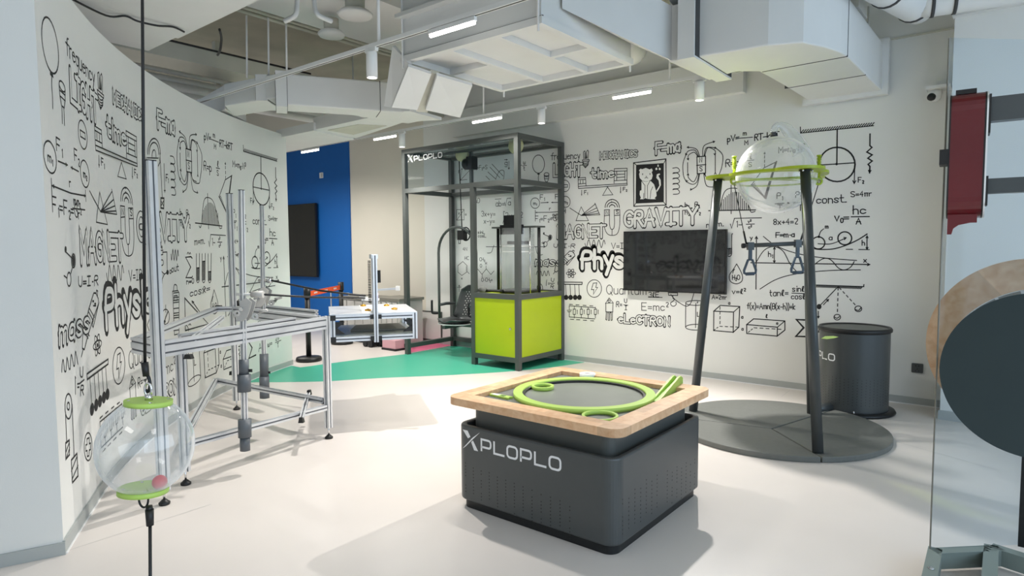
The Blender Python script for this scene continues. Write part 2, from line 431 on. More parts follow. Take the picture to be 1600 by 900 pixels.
def wall_plate(name, px, py, w, h, y, m, label, cat):
    p = on_y(px, py, y)
    t = thing(name, (p.x, y, p.z-h/2), label, cat)
    MB().prism(rrect(p.x-w/2, p.z-h/2, p.x+w/2, p.z+h/2, .008, 3), y-.012, y, XZ).build('cover_plate', m, t)
    return t, p
t, p = wall_plate('power_socket', 1433.5, 575, .092, .088, YB, M_char, 'dark square power socket low on the white wall at the right', 'socket')
s = MB()
for dx, dz in ((-.012,.022),(.012,.022),(0,-.008),(-.013,-.024),(.013,-.024)): s.box((p.x+dx-.004,YB-.0135,p.z+dz-.006),(p.x+dx+.004,YB-.012,p.z+dz+.006))
s.build('socket_slots', M_black, t)
t, p = wall_plate('thermostat', 502.5, 274, .105, .10, YB-.02, M_white, 'small white control plate high on the blue wall', 'thermostat')
MB().box((p.x+.005,YB-.0345,p.z-.035),(p.x+.04,YB-.032,p.z+.035)).build('display', M_greyside, t)
# security camera under the right corner
p = on_y(1462,152,6.86)
t = thing('security_camera', (p.x,6.88,p.z+.07), 'white dome security camera on a bracket by the right pier', 'camera')
MB().box((p.x-.06,6.70,p.z+.05),(p.x+.12,YB,p.z+.075)).build('bracket', M_white, t)
MB().lathe((p.x,6.80,p.z+.05),[(.0,.0),(.05,0),(.055,-.03),(.045,-.075),(.02,-.095),(0,-.1)],20).build('housing', M_white, t)
MB().lathe((p.x-.02,6.765,p.z-.01),[(0,.035),(.026,.03),(.034,.01),(.034,-.02),(0,-.02)],18,(-.35,-.9,-.3)).build('lens', M_black, t)

# ------------------------------------------------------------------ wall screens
def tv(x0, x1, z0, z1, y, label, name='wall_television', shelf=False):
    t = thing(name, ((x0+x1)/2, y, z0), label, 'television')
    MB().box((x0,y-.045,z0),(x1,y-.005,z1)).build('casing', M_black, t)
    MB().box((x0+.012,y-.047,z0+.016),(x1-.012,y-.0455,z1-.012)).build('screen', M_screen, t)
    return t
tv(-3.768,-2.51,.964,1.678,6.875,'wide black flat television on the white mural wall')
MB().box((-3.3,6.87,1.2),(-2.95,YB,1.45)).build('wall_bracket', M_black, bpy.data.objects['wall_television'])
a, b = on_y(450,321,6.85), on_y(498.5,433,6.85)
tv(b.x-1.55, b.x, b.z, on_y(498,317,6.85).z, 6.85, 'tall black display screen with glossy glass on the blue wall')
MB().box((b.x-.9,6.84,b.z+.2),(b.x-.4,YB-.02,b.z+.6)).build('wall_bracket', M_black, bpy.data.objects['wall_television.001'])

# ================================================================== air table with the wooden rim
TX0, TX1, TY0, TY1 = -2.551, -1.422, 2.545, 3.673
tb = thing('game_table', ((TX0+TX1)/2,(TY0+TY1)/2,0), 'square charcoal game table with a beech rim and lime rings in the middle', 'table')
def hollow(outer, inner, z0, z1, zi):
    n = len(outer); m = MB()
    vs = [(x,y,z0) for x,y in outer]+[(x,y,z1) for x,y in outer]+[(x,y,z1) for x,y in inner]+[(x,y,zi) for x,y in inner]
    fs = [tuple(range(n-1,-1,-1)), tuple(range(3*n,4*n))]
    for i in range(n):
        j = (i+1) % n
        for k in range(3): fs.append((k*n+i, k*n+j, (k+1)*n+j, (k+1)*n+i))
    return m.add(vs, fs)
def inset(d, r): return rrect(TX0+d, TY0+d, TX1-d, TY1-d, r, 8)
body = hollow(inset(.04,.075), inset(.072,.05), .05, .487, .41).build('body', M_char, tb)
bv = body.modifiers.new('bevel', 'BEVEL'); bv.width = .012; bv.segments = 3; bv.limit_method = 'ANGLE'; bv.angle_limit = radians(50)
MB().prism(inset(.062,.06), 0, .05, XYZ).build('plinth', M_blackm, tb)
MB().prism(inset(.105,.06), .41, .602, XYZ).build('neck', M_char2, tb)
# rim of four beech boards, each glued from staves
FW = .118
ou, inn = inset(0,.07), rrect(TX0+FW,TY0+FW,TX1-FW,TY1-FW,.012,8)
Z0, Z1 = .604, .647
def stave(poly, name='stave'):
    o = MB().prism(poly, Z0, Z1, XYZ).build(name, M_wood, tb); return o
def side_staves(n, fn):
    cuts = [0]+sorted(random.uniform(.0,.04)+i/n for i in range(1,n))+[1]
    for i in range(n): fn(cuts[i], cuts[i+1])
# front, back: full length minus the rounded corners; left, right between
x0, x1, y0, y1 = TX0, TX1, TY0, TY1
def corner(cx, cy, a0, ix, iy):
    r = .07; pts = [(cx+r*cos(a0+pi/2*i/8), cy+r*sin(a0+pi/2*i/8)) for i in range(9)]
    return pts
r = .07
cs = {'fl': (x0+r,y0+r,pi), 'fr': (x1-r,y0+r,1.5*pi), 'br': (x1-r,y1-r,0), 'bl': (x0+r,y1-r,.5*pi)}
stave(corner(*cs['fl'],0,0)+[(x0+FW,y0),(x0+FW,y0+FW),(x0,y0+FW)])
stave([(x1-FW,y0)]+corner(*cs['fr'],0,0)+[(x1,y0+FW),(x1-FW,y0+FW)])
stave([(x1,y1-FW)]+corner(*cs['br'],0,0)+[(x1-FW,y1),(x1-FW,y1-FW)])
stave([(x0+FW,y1)]+corner(*cs['bl'],0,0)+[(x0,y1-FW),(x0+FW,y1-FW)])
L = x1-x0-2*FW; W = FW/2
for k in range(2):
    side_staves(4+k, lambda a, b: stave([(x0+FW+L*a,y0+W*k),(x0+FW+L*b,y0+W*k),(x0+FW+L*b,y0+W*k+W),(x0+FW+L*a,y0+W*k+W)]))
    side_staves(4+k, lambda a, b: stave([(x0+FW+L*a,y1-FW+W*k),(x0+FW+L*b,y1-FW+W*k),(x0+FW+L*b,y1-FW+W*k+W),(x0+FW+L*a,y1-FW+W*k+W)]))
    side_staves(4+k, lambda a, b: stave([(x0+W*k,y0+FW+L*a),(x0+W*k+W,y0+FW+L*a),(x0+W*k+W,y0+FW+L*b),(x0+W*k,y0+FW+L*b)]))
    side_staves(4+k, lambda a, b: stave([(x1-FW+W*k,y0+FW+L*a),(x1-FW+W*k+W,y0+FW+L*a),(x1-FW+W*k+W,y0+FW+L*b),(x1-FW+W*k,y0+FW+L*b)]))
MB().box((x0+FW-.01,y0+FW-.01,.60),(x1-FW+.01,y1-FW+.01,.622)).build('play_surface', M_mat, tb)
ZS = .622
pl, pr_ = on_z(802,614,ZS+.02), on_z(1021,612,ZS+.02)
rc = (pl+pr_)/2; rr = (pr_-pl).length/2; rc.z = 0
M_plate = mat('dull_metal_plate', srgb(150, 154, 148), .3, metal=.3, var=.05, scale=6)
MB().cyl((rc.x,rc.y,ZS), rr-.06, 0, .003, 64).build('metal_plate', M_plate, tb)
MB().annulus((rc.x,rc.y,ZS), rr-.068, rr-.052, 0, .016, 72).build('ring_lip', M_black, tb)
MB().annulus((rc.x,rc.y,ZS), rr-.052, rr, 0, .026, 72).build('lime_ring', M_green, tb)['label'] = 'big raised lime green ring round the metal plate'
# printed lettering and vent holes
lp0 = on_y(723,700,TY0+.04); lp1 = on_y(881,735,TY0+.04)
FY = TY0+.04-.0012
H = (lp1.x-lp0.x)/9.45
zb = on_y(760,707,FY).z
logo(MB(), lambda u, v: (u, FY, v), lp0.x, zb, H).build('lettering', M_logo, tb, fix=False)['label'] = 'white slanted mark and capital lettering on the front'
hl = MB(); rv = random.Random(3)
def hole(p, ax):
    p = Vector(p); r = .0036
    hl.lathe(p, [(0,.0008),(r,.0008),(r,0)], 8, ax, False)
for c in range(13):
    xx = TX0+.04+.075+c*.0595; top = .305-.004*c if c % 3 else .318-.006*c
    for k in range(10 - (c % 2)):
        if rv.random() > .07: hole((xx, TY0+.04, top-.05-k*.0185), (0,-1,0))
for c in range(15):
    if c == 7: continue
    yy = TY0+.04+.07+c*.062; top = .30 - .006*abs(c-4)
    for k in range(9):
        if rv.random() > .1: hole((TX1-.04, yy, top-k*.0215-.02*(c % 2)), (1,0,0))
o = hl.build('vent_holes', M_black, tb, fix=False); o['kind'] = 'stuff'
# loose pieces on the table
def ring_on(name, px, py, wpx, z, h, th, m, label, cat, group=None):
    a, b = on_z(px-wpx/2, py, z+h), on_z(px+wpx/2, py, z+h); c = (a+b)/2; r = (b-a).length/2
    t = MB(); t.annulus((0,0,0), r-th, r, 0, h, 40); o = t.build(name, m); o.location = (c.x, c.y, z)
    return tag(o, label, cat, group)
ring_on('lime_hoop', 848, 602, 35, ZS+.0035, .022, .014, M_green, 'small lime hoop lying inside the big ring on the metal plate', 'ring')
ring_on('lime_hoop', 937.5, 648, 57, ZS+.001, .020, .013, M_green, 'lime hoop lying at the near corner of the table', 'ring')
ring_on('white_puck', 918, 583, 25, ZS+.001, .034, .026, M_white, 'white plastic puck at the back edge of the table', 'puck')
# ramp with two cheeks
rp0, rp1 = on_z(1030,629,ZS), on_z(1066,604,ZS); rd = (rp1-rp0); rl = rd.length; rd.normalize(); rs = Vector((-rd.y, rd.x, 0))
t = thing('lime_ramp', rp0, 'lime ramp with two wedge cheeks leaning on the right rim of the table', 'ramp')
for nm, o in (('cheek', -.004), ('cheek', .034)):
    m = MB(); m.prism([(0,0),(rl,0),(rl,.055),(rl*.9,.075),(rl*.8,.072),(.0,.012)], o, o+.012, lambda u, v, w: rp0+rd*u+rs*w+Vector((0,0,v+.001))).build(nm, M_green, t)
MB().prism([(0,0),(rl*.92,0),(rl*.92,.05),(0,.004)], .008, .034, lambda u, v, w: rp0+rd*u+rs*w+Vector((0,0,v+.001))).build('slide', M_green, t)
MB().box(*[tuple(rp0+rd*(rl+.004)+rs*.015+Vector((a,a,b))) for a, b in ((-.012,.001),(.012,.022))]).build('stop', M_green, t)
# small lime gadget with a white label
gp = on_z(783,621,ZS); g1 = on_z(768,618,ZS); g2 = on_z(798,624,ZS); gd = (g2-g1); gl = gd.length; gd.normalize(); gs = Vector((-gd.y, gd.x, 0))
t = thing('lime_card', gp, 'small lime plastic tag with a white sticker on the left of the table', 'tag')
fnc = lambda u, v, w: gp+gd*u+gs*v+Vector((0,0,w))
MB().prism([(-gl/2,-.018),(gl/2,-.022),(gl/2-.012,0),(gl/2,.022),(-gl/2,.018),(-gl/2-.008,0)], .001, .012, fnc).build('tag_body', M_green, t)
MB().prism([(-gl/2+.008,-.014),(-.014,-.014),(-.014,.015),(-gl/2+.008,.015)], .012, .0135, fnc).build('sticker', M_white, t)
MB().prism([(.0,-.010),(.03,-.012),(.03,.012),(.0,.010)], .012, .0132, fnc).build('print_patch', mat('dark_green_print', srgb(70,110,30), .5), t)

# ================================================================== tripod with glass bulb and trapeze
DC = Vector((-1.514,5.311,0)); DR = .822; DT = .042
ft = [on_z(1278,707,DT), on_z(1268,646,DT), on_z(1083,642,DT)]
tp = [on_z(1122,281,2.07), on_z(1258,266,2.07)]
mid = (tp[0]+tp[1])/2; e = (tp[1]-tp[0]); sl = e.length; e.normalize(); pe = Vector((-e.y, e.x, 0))
tcn = mid + pe*(sl/(2*sqrt(3))); tr = sl/sqrt(3)
tops = [tp[1], tcn+pe*tr, tp[0]]
tri = thing('tripod_stand', DC, 'tall charcoal tripod with a lime top ring standing on a round grey pad', 'stand')
# three pad segments meeting on seams below the legs
sc_ = on_z(1206,669.5,DT); ang = [atan2(*( (on_z(*q, DT)-DC).yx )) for q in ((1297,727),(1290,643),(1060,651))]
ang = [atan2((on_z(*q,DT)-DC).y, (on_z(*q,DT)-DC).x) for q in ((1297,724),(1290,643),(1060,651))]
for i in range(3):
    a0, a1 = ang[i], ang[(i+1)%3]
    while a1 < a0: a1 += 2*pi
    g = .0055; n = 28
    pts = [(DC.x+DR*cos(a0+g+(a1-a0-2*g)*k/n), DC.y+DR*sin(a0+g+(a1-a0-2*g)*k/n)) for k in range(n+1)]
    md = (a0+a1)/2; cpt = (sc_.x+.007*cos(md), sc_.y+.007*sin(md))
    o = MB().prism(pts+[cpt], 0, DT, XYZ).build('pad_segment', M_mat, tri)
    bv = o.modifiers.new('bevel', 'BEVEL'); bv.width = .006; bv.segments = 2; bv.limit_method = 'ANGLE'; bv.angle_limit = radians(60)
for k in range(3):
    l = MB().tube(ft[k]-Vector((0,0,.0)), tops[k], .037, .037, 24).build('leg', M_char, tri)
    MB().cyl(tops[k], .045, -.004, .006, 20).build('leg_cap', M_blackm, l)
    bl = MB()
    for q in range(3): bl.cyl(tops[k]+Vector((.052*cos(q*2.1+.5), .052*sin(q*2.1+.5), 0)), .007, -.012, .004, 8)
    bl.build('bolts', M_chrome, l)
# lobed ring: annulus with a rounded lobe over every leg
n = 120; outl = []
for i in range(n):
    a = 2*pi*i/n; r = .40
    for q in tops:
        v = q-tcn; da = (a-atan2(v.y, v.x)+pi) % (2*pi)-pi
        r = max(r, .40+.165*max(0, cos(min(abs(da)*3.2, pi/2)))**.8)
    outl.append((tcn.x+r*cos(a), tcn.y+r*sin(a)))
inl = [(tcn.x+.335*cos(2*pi*i/n), tcn.y+.335*sin(2*pi*i/n)) for i in range(n)]
m = MB()
for z in (2.076, 2.098):
    m.add([(x,y,z) for x,y in outl]+[(x,y,z) for x,y in inl], [(i,(i+1)%n,(i+1)%n+n,i+n) for i in range(n)])
for ring in (outl, inl):
    m.add([(x,y,2.076) for x,y in ring]+[(x,y,2.098) for x,y in ring], [(i,(i+1)%n,(i+1)%n+n,i+n) for i in range(n)])
m.build('top_ring', M_olive, tri)['label'] = 'lobed lime top ring'
BC = Vector((tcn.x, tcn.y, 2.085))
MB().annulus((tcn.x,tcn.y,2.02), .315, .34, 0, .012, 64).build('lower_ring', M_lime_clear, tri)
# bulb
gb = thing('glass_bulb', BC, 'large clear glass bulb with a bent neck held in the lime ring', 'bulb')
MB().sphere(BC, .318, 48, 28).build('globe', M_glass, gb)
nk = [at(1252,238,5.35), at(1240,216,5.36), at(1228,201,5.37), at(1217,196,5.38), at(1210,202,5.38), at(1209,212,5.38)]
MB().sweep(bez(nk,6), [.075-.045*min(1,i/18) for i in range(31)], 20).build('neck', M_glass, gb)
MB().tube(at(1209,208,5.38), at(1210,217,5.38), .030, .030, 18).build('stopper', M_black, gb)
# bolts with eyes
hooks = []
for px in (1147, 1279):
    q = at(px, 283, 5.42 if px < 1200 else 5.2)
    h = MB(); h.tube(q+Vector((0,0,.03)), q+Vector((0,0,.20)), .012, .012, 12)
    for k in range(8): h.tube(q+Vector((0,0,.10+k*.012)), q+Vector((0,0,.105+k*.012)), .019, .019, 12)
    h.cyl(q+Vector((0,0,.20)), .022, 0, .012, 6)
    ob = h.build('eye_bolt', M_olive, tri)
    e_ = MB(); e_.sweep([q+CR*(.026*cos(a*pi/8))+Vector((0,0,.026*sin(a*pi/8))) for a in range(16)], .010, 8, closed=True)
    e_.build('eye', M_olive, ob); hooks.append(q)
# trapeze
b0, b1 = at(1163,384,5.3), at(1255,380,5.3)
tz = thing('trapeze_bar', (b0+b1)/2, 'blue grey trapeze bar with two grips hung on cords inside the tripod', 'trapeze')
MB().tube(b0, b1, .018, .018, 20).build('bar', M_char, tz)
for q, s_ in ((b0,-1),(b1,1)):
    MB().tube(q, q+(b1-b0).normalized()*s_*.02, .022, .02, 18).build('bar_end', M_black, tz)
rope0, rope1 = b0+(b1-b0)*.035, b1-(b1-b0)*.05
for q, hk in ((rope0,hooks[0]),(rope1,hooks[1])):
    rp = MB(); rp.sweep([hk-Vector((0,0,.02)), q+(hk-q)*.12], .004, 6); rp.sweep([q+(hk-q)*.22, q+Vector((0,0,.012))], .008, 8)
    rp.build('cord', M_black, tz)
bd = (b1-b0).normalized()
for px, top, bot in ((1172.5,384,428),(1246.5,380,426)):
    c = at(px, top, 5.3); zt = c.z; zb_ = at(px, bot, 5.3).z
    g = MB().beam(c+Vector((0,0,.03)), c-Vector((0,0,.035)), .04, .05, bd).build('strap_clamp', M_char, tz)
    MB().beam(c-Vector((0,0,.035)), c-Vector((0,0,.115)), .03, .022, bd).build('strap', M_bluebox, g)
    z1 = zt-.115
    path = [c+Vector((0,0,z1-zt))]+[c+bd*u+Vector((0,0,w-zt)) for u, w in ((.018,z1-.004),(.05,zb_+.03),(.048,zb_+.008),(.03,zb_),(-.03,zb_),(-.048,zb_+.008),(-.05,zb_+.03),(-.018,z1-.004))]
    gg = MB(); gg.sweep(path[1:], .0105, 10, closed=True); gr_ = gg.build('grip', M_bluebox, tz)
    hb = MB(); hb.tube(c+bd*-.035+Vector((0,0,zb_-zt)), c+bd*.035+Vector((0,0,zb_-zt)), .014, .014, 14); hb.build('grip_handle', M_bluebox, gr_)

# ================================================================== speaker-like barrel by the wall
BX, BY = -1.155, 6.365
br = thing('drum_barrel', (BX,BY,0), 'charcoal cylinder barrel with a black rim and white lettering by the right wall', 'barrel')
MB().lathe((BX,BY,0), [(0,.0),(.335,0),(.345,.012),(.335,.03),(.30,.035),(0,.035)], 48).build('foot_ring', M_blackm, br)
MB().lathe((BX,BY,0), [(.285,.035),(.285,.735)], 56).build('shell', M_char, br)
MB().lathe((BX,BY,0), [(.27,.735),(.285,.722),(.298,.73),(.300,.75),(.29,.765),(.272,.762),(.268,.752)], 56).build('rim', M_black, br)
MB().cyl((BX,BY,0), .275, .735, .752, 48).build('lid', M_mat, br)
def on_lid(px, py): return on_z(px, py, .7525)
k = [on_lid(*q) for q in ((1283,529),(1289,525.5),(1302,525),(1310,526.5),(1303,528.5),(1292,530))]
MB().prism([(q.x,q.y) for q in k], .752, .7535, XYZ).build('lid_patch', M_green, br)
th0 = math.atan2(-BY, -BX)
def shell_pt(u, v, off=.0015):
    a = th0-.62+u/.285; return (BX+(.285+off)*cos(a), BY+(.285+off)*sin(a), v)
logo(MB(), shell_pt, -.585, .47, .066).build('lettering', M_logo, br, fix=False)
vh = MB()
for c in range(22):
    for k in range(10):
        a = th0-1.2+c*.12; ax = Vector((cos(a), sin(a), 0))
        vh.lathe(Vector((BX,BY,.10+k*.0245+.008*(c%2)))+ax*.285, [(0,.0008),(.0034,.0008),(.0034,0)], 6, ax, False)
o = vh.build('vent_holes', M_black, br, fix=False); o['kind'] = 'stuff'
p = on_z(1334,648,.03); MB().cyl((p.x,p.y,.03), .006, 0, .03, 10).build('foot_bolt', M_chrome, br)
# horizontal pipe between the pad and the barrel
c0, c1 = at(1272,640,5.55), at(1296,636,5.62)
pp = MB().tube(c0, c1, .042, .042, 24).build('connecting_pipe', M_char, tri)

# ================================================================== swing cage with lime cabinet
CX0, CX1, CY0, CY1, CH = -6.72, -4.674, 5.915, 6.888, 2.847
PW = .06
cg = thing('pulley_swing_frame', ((CX0+CX1)/2,(CY0+CY1)/2,0), 'tall dark steel frame with a lime cabinet on its right against the back wall', 'frame')
MX = -5.448
def post(x, y, z1=CH): MB().box((x,y,0),(x+PW,y+PW,z1)).build('post', M_char2, cg)
post(CX0,CY0); post(CX1-PW,CY0); post(CX1-PW,CY1-PW); post(CX0,CY1-PW); post(MX,CY0,2.25)
def rail(a, b, name='rail'): MB().box(a, b).build(name, M_char2, cg)
for z0 in (CH-PW, 2.25):
    rail((CX0+PW,CY0,z0),(CX1-PW,CY0+PW,z0+PW)); rail((CX0+PW,CY1-PW,z0),(CX1-PW,CY1,z0+PW))
    rail((CX0,CY0+PW,z0),(CX0+PW,CY1-PW,z0+PW)); rail((CX1-PW,CY0+PW,z0),(CX1,CY1-PW,z0+PW))
rail((CX0,CY0+PW,.09),(CX0+PW,CY1-PW,.15)); rail((CX0+PW,CY1-PW,.09),(MX,CY1,.15))
rail((MX,CY0+PW,2.25),(MX+PW,CY1-PW,2.31)); rail((MX,CY1-PW,0),(MX+PW,CY1,2.25),'post')
for z0, z1 in ((.095,.157),(.862,.925)):
    rail((MX+PW,CY0,z0),(CX1-PW,CY0+PW,z1)); rail((CX1-PW,CY0+PW,z0),(CX1,CY1-PW,z1)); rail((MX,CY0+PW,z0),(MX+PW,CY1-PW,z1)); rail((MX+PW,CY1-PW,z0),(CX1-PW,CY1,z1))
dr = MB().box((MX+PW,CY0+.008,.157),(CX1-PW,CY0+.02,.862)).build('cabinet_door', M_lime, cg); dr['label'] = 'lime cabinet door'
q = on_y(797,514,CY0); kb = MB(); kb.cyl((q.x,CY0+.008,q.z), .014, 0, .012, 16, (0,-1,0)); kb.build('lock', M_chrome, dr)
MB().box((CX1-.02,CY0+PW,.157),(CX1-.008,CY1-PW,.862)).build('side_panel', M_lime, cg)
MB().box((MX+PW,CY1-.03,.157),(CX1-PW,CY1-.018,.862)).build('back_panel', M_lime, cg)
MB().box((MX+.02,CY0+PW+.01,.157),(MX+.032,CY1-PW,.862)).build('side_panel', M_char2, cg)
MB().box((MX+PW,CY0+PW,.895),(CX1-PW,CY1-PW,.91)).build('cabinet_top', M_lime, cg)
MB().box((CX0+PW,CY0+PW,CH-.03),(CX1-PW,CY1-PW,CH-.022)).build('roof_panel', glass_mat('smoked_panel',(.62,.64,.62),.05,.5,.12), cg)
rail((CX0+PW,CY0+.42,CH-PW),(CX1-PW,CY0+.48,CH-.03),'roof_beam')
gp_ = MB().box((CX0+PW,CY0+.025,2.31),(CX1-PW,CY0+.03,CH-PW)).build('glass_front', M_pane, cg)
l0, l1 = on_y(636,255,CY0+.02), on_y(692,245,CY0+.02)
logo(MB(), lambda u, v: (u, CY0+.022, v), l0.x, on_y(650,251,CY0).z, (l1.x-l0.x)/9.45, .17).build('lettering', M_logo, gp_, fix=False)
# pulleys under the roof and rope
pw = []
for px, py, yy in ((722,231,6.38),(806,213,6.30)):
    c = on_y(px, py, yy); c.z = 2.77
    m = MB(); m.lathe(c, [(.0,-.018),(.10,-.018),(.10,-.012),(.085,-.006),(.085,.006),(.10,.012),(.10,.018),(0,.018)], 32, (.15,-1,0)).build('pulley_wheel', mat('cream_plastic', srgb(206,204,160), .4) if not pw else MATS['cream_plastic'], cg)
    pw.append(c)
q = on_y(733,256,6.38)
mo = MB().tube(q+Vector((-.07,0,0)), q+Vector((.02,0,0)), .075, .075, 20).build('winch_motor', M_blackm, cg)
MB().box((q.x-.0,q.y-.06,q.z-.08),(q.x+.10,q.y+.06,q.z+.09)).build('winch_gearbox', M_blackm, mo)
MB().box((q.x+.02,q.y-.02,2.31),(q.x+.06,q.y+.02,CH-PW)).build('winch_post', M_char2, cg)
ck = MB(); cx_ = CX0+PW+.004
for k in range(34): ck.box((cx_,CY1-PW-.022,1.72+k*.016),(cx_+.03,CY1-PW-.002,1.728+k*.016))
ck.build('rack_teeth', M_black, cg)
# swing chair
AX0, AX1, AY = -6.515, -5.79, 6.40
sw = thing('swing_chair', ((AX0+AX1)/2,AY,.45), 'grey perforated shell chair hanging in an arched tube inside the dark frame', 'chair')
amx = (AX0+AX1)/2; rad = (AX1-AX0)/2
arch = [(AX0,AY,.42),(AX0,AY,.8),(AX0,AY,1.2)]+[(amx-rad*cos(pi*i/16), AY, 1.42+rad*1.0*sin(pi*i/16)) for i in range(17)]+[(AX1,AY,1.2),(AX1,AY,.8),(AX1,AY,.40)]
MB().sweep(arch, .019, 12).build('arch_tube', M_char2, sw)
MB().beam((AX0,AY,.42),(AX1,AY,.42), .05, .05).build('cross_bar', M_char2, sw)
MB().beam((amx,AY-.28,.40),(amx,AY+.2,.40), .05, .04).build('cross_bar', M_char2, sw)
def seat_shell():
    vs = []; fs = []; nu, nv = 12, 16
    for j in range(nv+1):
        t = j/nv
        if t < .5: y = AY-.30+.5*(t/.5); z = .47-.015*sin(pi*t/.5); hw = .25*sqrt(max(0,min(1,(t+.03)/.15))) if t < .12 else .25
        else:
            k = (t-.5)/.5; y = AY+.20+.09*sin(k*pi/2)+.03*k; z = .47+.49*k-.02*(1-k); hw = .25-.085*k**2 if k < .85 else (.25-.085*k**2)*sqrt(max(.05,1-((k-.85)/.16)**2))
        for i in range(nu+1):
            u = -1+2*i/nu
            vs.append((amx+.03+hw*u, y-(.06*u*u if t > .5 else 0)*1.2, z+(.035*u*u if t <= .5 else 0)))
    for j in range(nv):
        for i in range(nu): fs.append((j*(nu+1)+i, j*(nu+1)+i+1, (j+1)*(nu+1)+i+1, (j+1)*(nu+1)+i))
    return MB().add(vs, fs, True)
sh = seat_shell().build('shell', M_char, sw); md = sh.modifiers.new('solid', 'SOLIDIFY'); md.thickness = .012
MB().prism([(amx+.03+.255*cos(2*pi*i/28), AY-.08+.22*sin(2*pi*i/28)) for i in range(28)], .435, .447, XYZ).build('seat_rim', M_white, sw)
MB().prism([(amx+.03+.23*cos(2*pi*i/28), AY-.09+.20*sin(2*pi*i/28)) for i in range(28)], .468, .485, XYZ).build('cushion', M_black, sw)
pf = MB()
for r_ in range(11):
    for c_ in range(6):
        u = -.11+.044*c_+(.022 if r_ % 2 else 0); k = .18+.065*r_
        pf.cyl((amx+.03+u, AY+.185+.09*sin(k*pi/2)+.03*k-.072*(u/.22)**2, .45+.49*k), .0065, 0, .006, 8, (0,-1,.2))
o = pf.build('perforations', M_white, sw); o['kind'] = 'stuff'
for s_ in (-1, 1):
    x = amx+s_*.255+.03
    MB().sweep([(x,AY+.18,.69),(x+.01*s_,AY+.02,.70),(x+.03*s_,AY-.08,.69)], .022, 8).build('armrest', M_char, sw)
    MB().sweep(bez([(AX0 if s_ < 0 else AX1,AY,.555),((AX0 if s_ < 0 else AX1)-.09,AY-.03,.55),((AX0 if s_ < 0 else AX1)-.115,AY-.035,.58),((AX0 if s_ < 0 else AX1)-.115,AY-.035,.74)],4), .017, 10).build('hand_hook', M_blackm, sw)
pb = on_y(722,368,AY)
MB().box((pb.x-.055,AY-.04,pb.z-.06),(pb.x+.06,AY+.04,pb.z+.07)).build('pulley_block', M_black, sw)
MB().sweep([(pb.x+.07+.08*cos(2*pi*i/20), AY, pb.z+.02+.09*sin(2*pi*i/20)) for i in range(20)], .009, 8, closed=True).build('pulley_ring', M_blackm, sw)
MB().sweep([(pw[0].x-.06,pw[0].y,pw[0].z-.02),(pb.x,AY,pb.z+.06)], .007, 8).build('lift_rope', M_black, sw)
# acrylic cylinder press on the cabinet
VX, VY = -5.06, 6.40
vs_ = thing('cylinder_press', (VX,VY,.91), 'clear plastic cylinder with black rods and a piston on top of the lime cabinet', 'cylinder')
MB().lathe((VX,VY,0), [(.212,.95),(.212,1.74)], 40).build('tube_wall', M_vessel, vs_)
MB().cyl((VX,VY,0), .25, .91, .95, 40).build('base_plate', M_black, vs_)
MB().box((VX-.36,VY-.10,1.742),(VX+.36,VY+.10,1.762)).build('top_plate', M_char2, vs_)
for s_ in (-1, 1):
    MB().tube((VX+s_*.335,VY,.91), (VX+s_*.335,VY,1.745), .02, .02, 12).build('rod', M_black, vs_)
    MB().tube((VX+s_*.24,VY-.06,.91), (VX+s_*.24,VY-.06,1.745), .008, .008, 10).build('rod', M_chrome, vs_)
MB().cyl((VX,VY,0), .205, 1.50, 1.515, 36).build('piston_plate', M_white, vs_)
MB().cyl((VX,VY,0), .205, 1.43, 1.445, 36).build('piston_plate', M_white, vs_)
MB().box((VX-.14,VY-.05,1.535),(VX+.14,VY+.05,1.575)).build('piston_clamp', M_black, vs_)
MB().tube((VX,VY,1.515), (VX,VY,1.74), .02, .02, 12).build('piston_rod', M_chrome, vs_)
MB().box((VX-.17,VY-.16,1.66),(VX+.17,VY-.10,1.78)).build('clamp_block', M_blackm, vs_)
MB().box((VX-.10,VY-.17,1.78),(VX+.10,VY-.10,1.90)).build('clamp_block', M_blackm, vs_)
hd = thing('crank_handle', (-5.25,6.15,.91), 'dark crank lever lying on the cabinet top beside the clear cylinder', 'lever')
MB().sweep([(-5.36,6.05,.945),(-5.25,6.12,.94),(-5.1,6.14,.94)], .018, 10).build('lever_arm', M_black, hd)
MB().lathe((-5.36,6.05,.95), [(.045,-.03),(.05,0),(.03,.05),(0,.055)], 16, (-.6,-.6,.5)).build('lever_knob', M_mat, hd)
# ================================================================== pendulum drawing machine of slotted aluminium
def V3(x, y, z=0.0): return Vector((x, y, z))
Np, N2, Lp, Rp = V3(-3.879,1.534), V3(-4.102,1.755), V3(-4.209,2.901), V3(-5.657,2.905)
V2p, V3p = V3(-4.20,1.53), V3(-5.775,2.80)
hm = thing('pendulum_drawing_machine', (-4.6,2.5,0), 'slotted aluminium pendulum drawing machine in front of the curved mural wall', 'drawing machine')
dNL = (Lp-Np).normalized(); dRL = (Lp-Rp).normalized()
def slots(par, a, b, w, h, up, nw, nh):
    """dark bottoms of the profile's slots"""
    a, b, up = Vector(a), Vector(b), Vector(up); d_ = (b-a).normalized()
    if abs(d_.dot(up)) > .99: up = Vector((0,1,0))
    s_ = d_.cross(up).normalized(); u_ = s_.cross(d_).normalized(); m = MB()
    for ax_, ay_, L_, n_, off in ((s_,u_,w,nw,h/2),(u_,s_,h,nh,w/2)):
        for k in range(n_):
            q = ax_*(-L_/2+L_*(k+.5)/n_)
            for sg in (-1, 1):
                c_ = q+ay_*sg*(off-.006); e_ = ax_*.0054
                m.add([a+c_-e_,a+c_+e_,b+c_+e_,b+c_-e_], [(0,1,2,3)])
    m.build('slot_shade', M_slot_shade, par, fix=False)
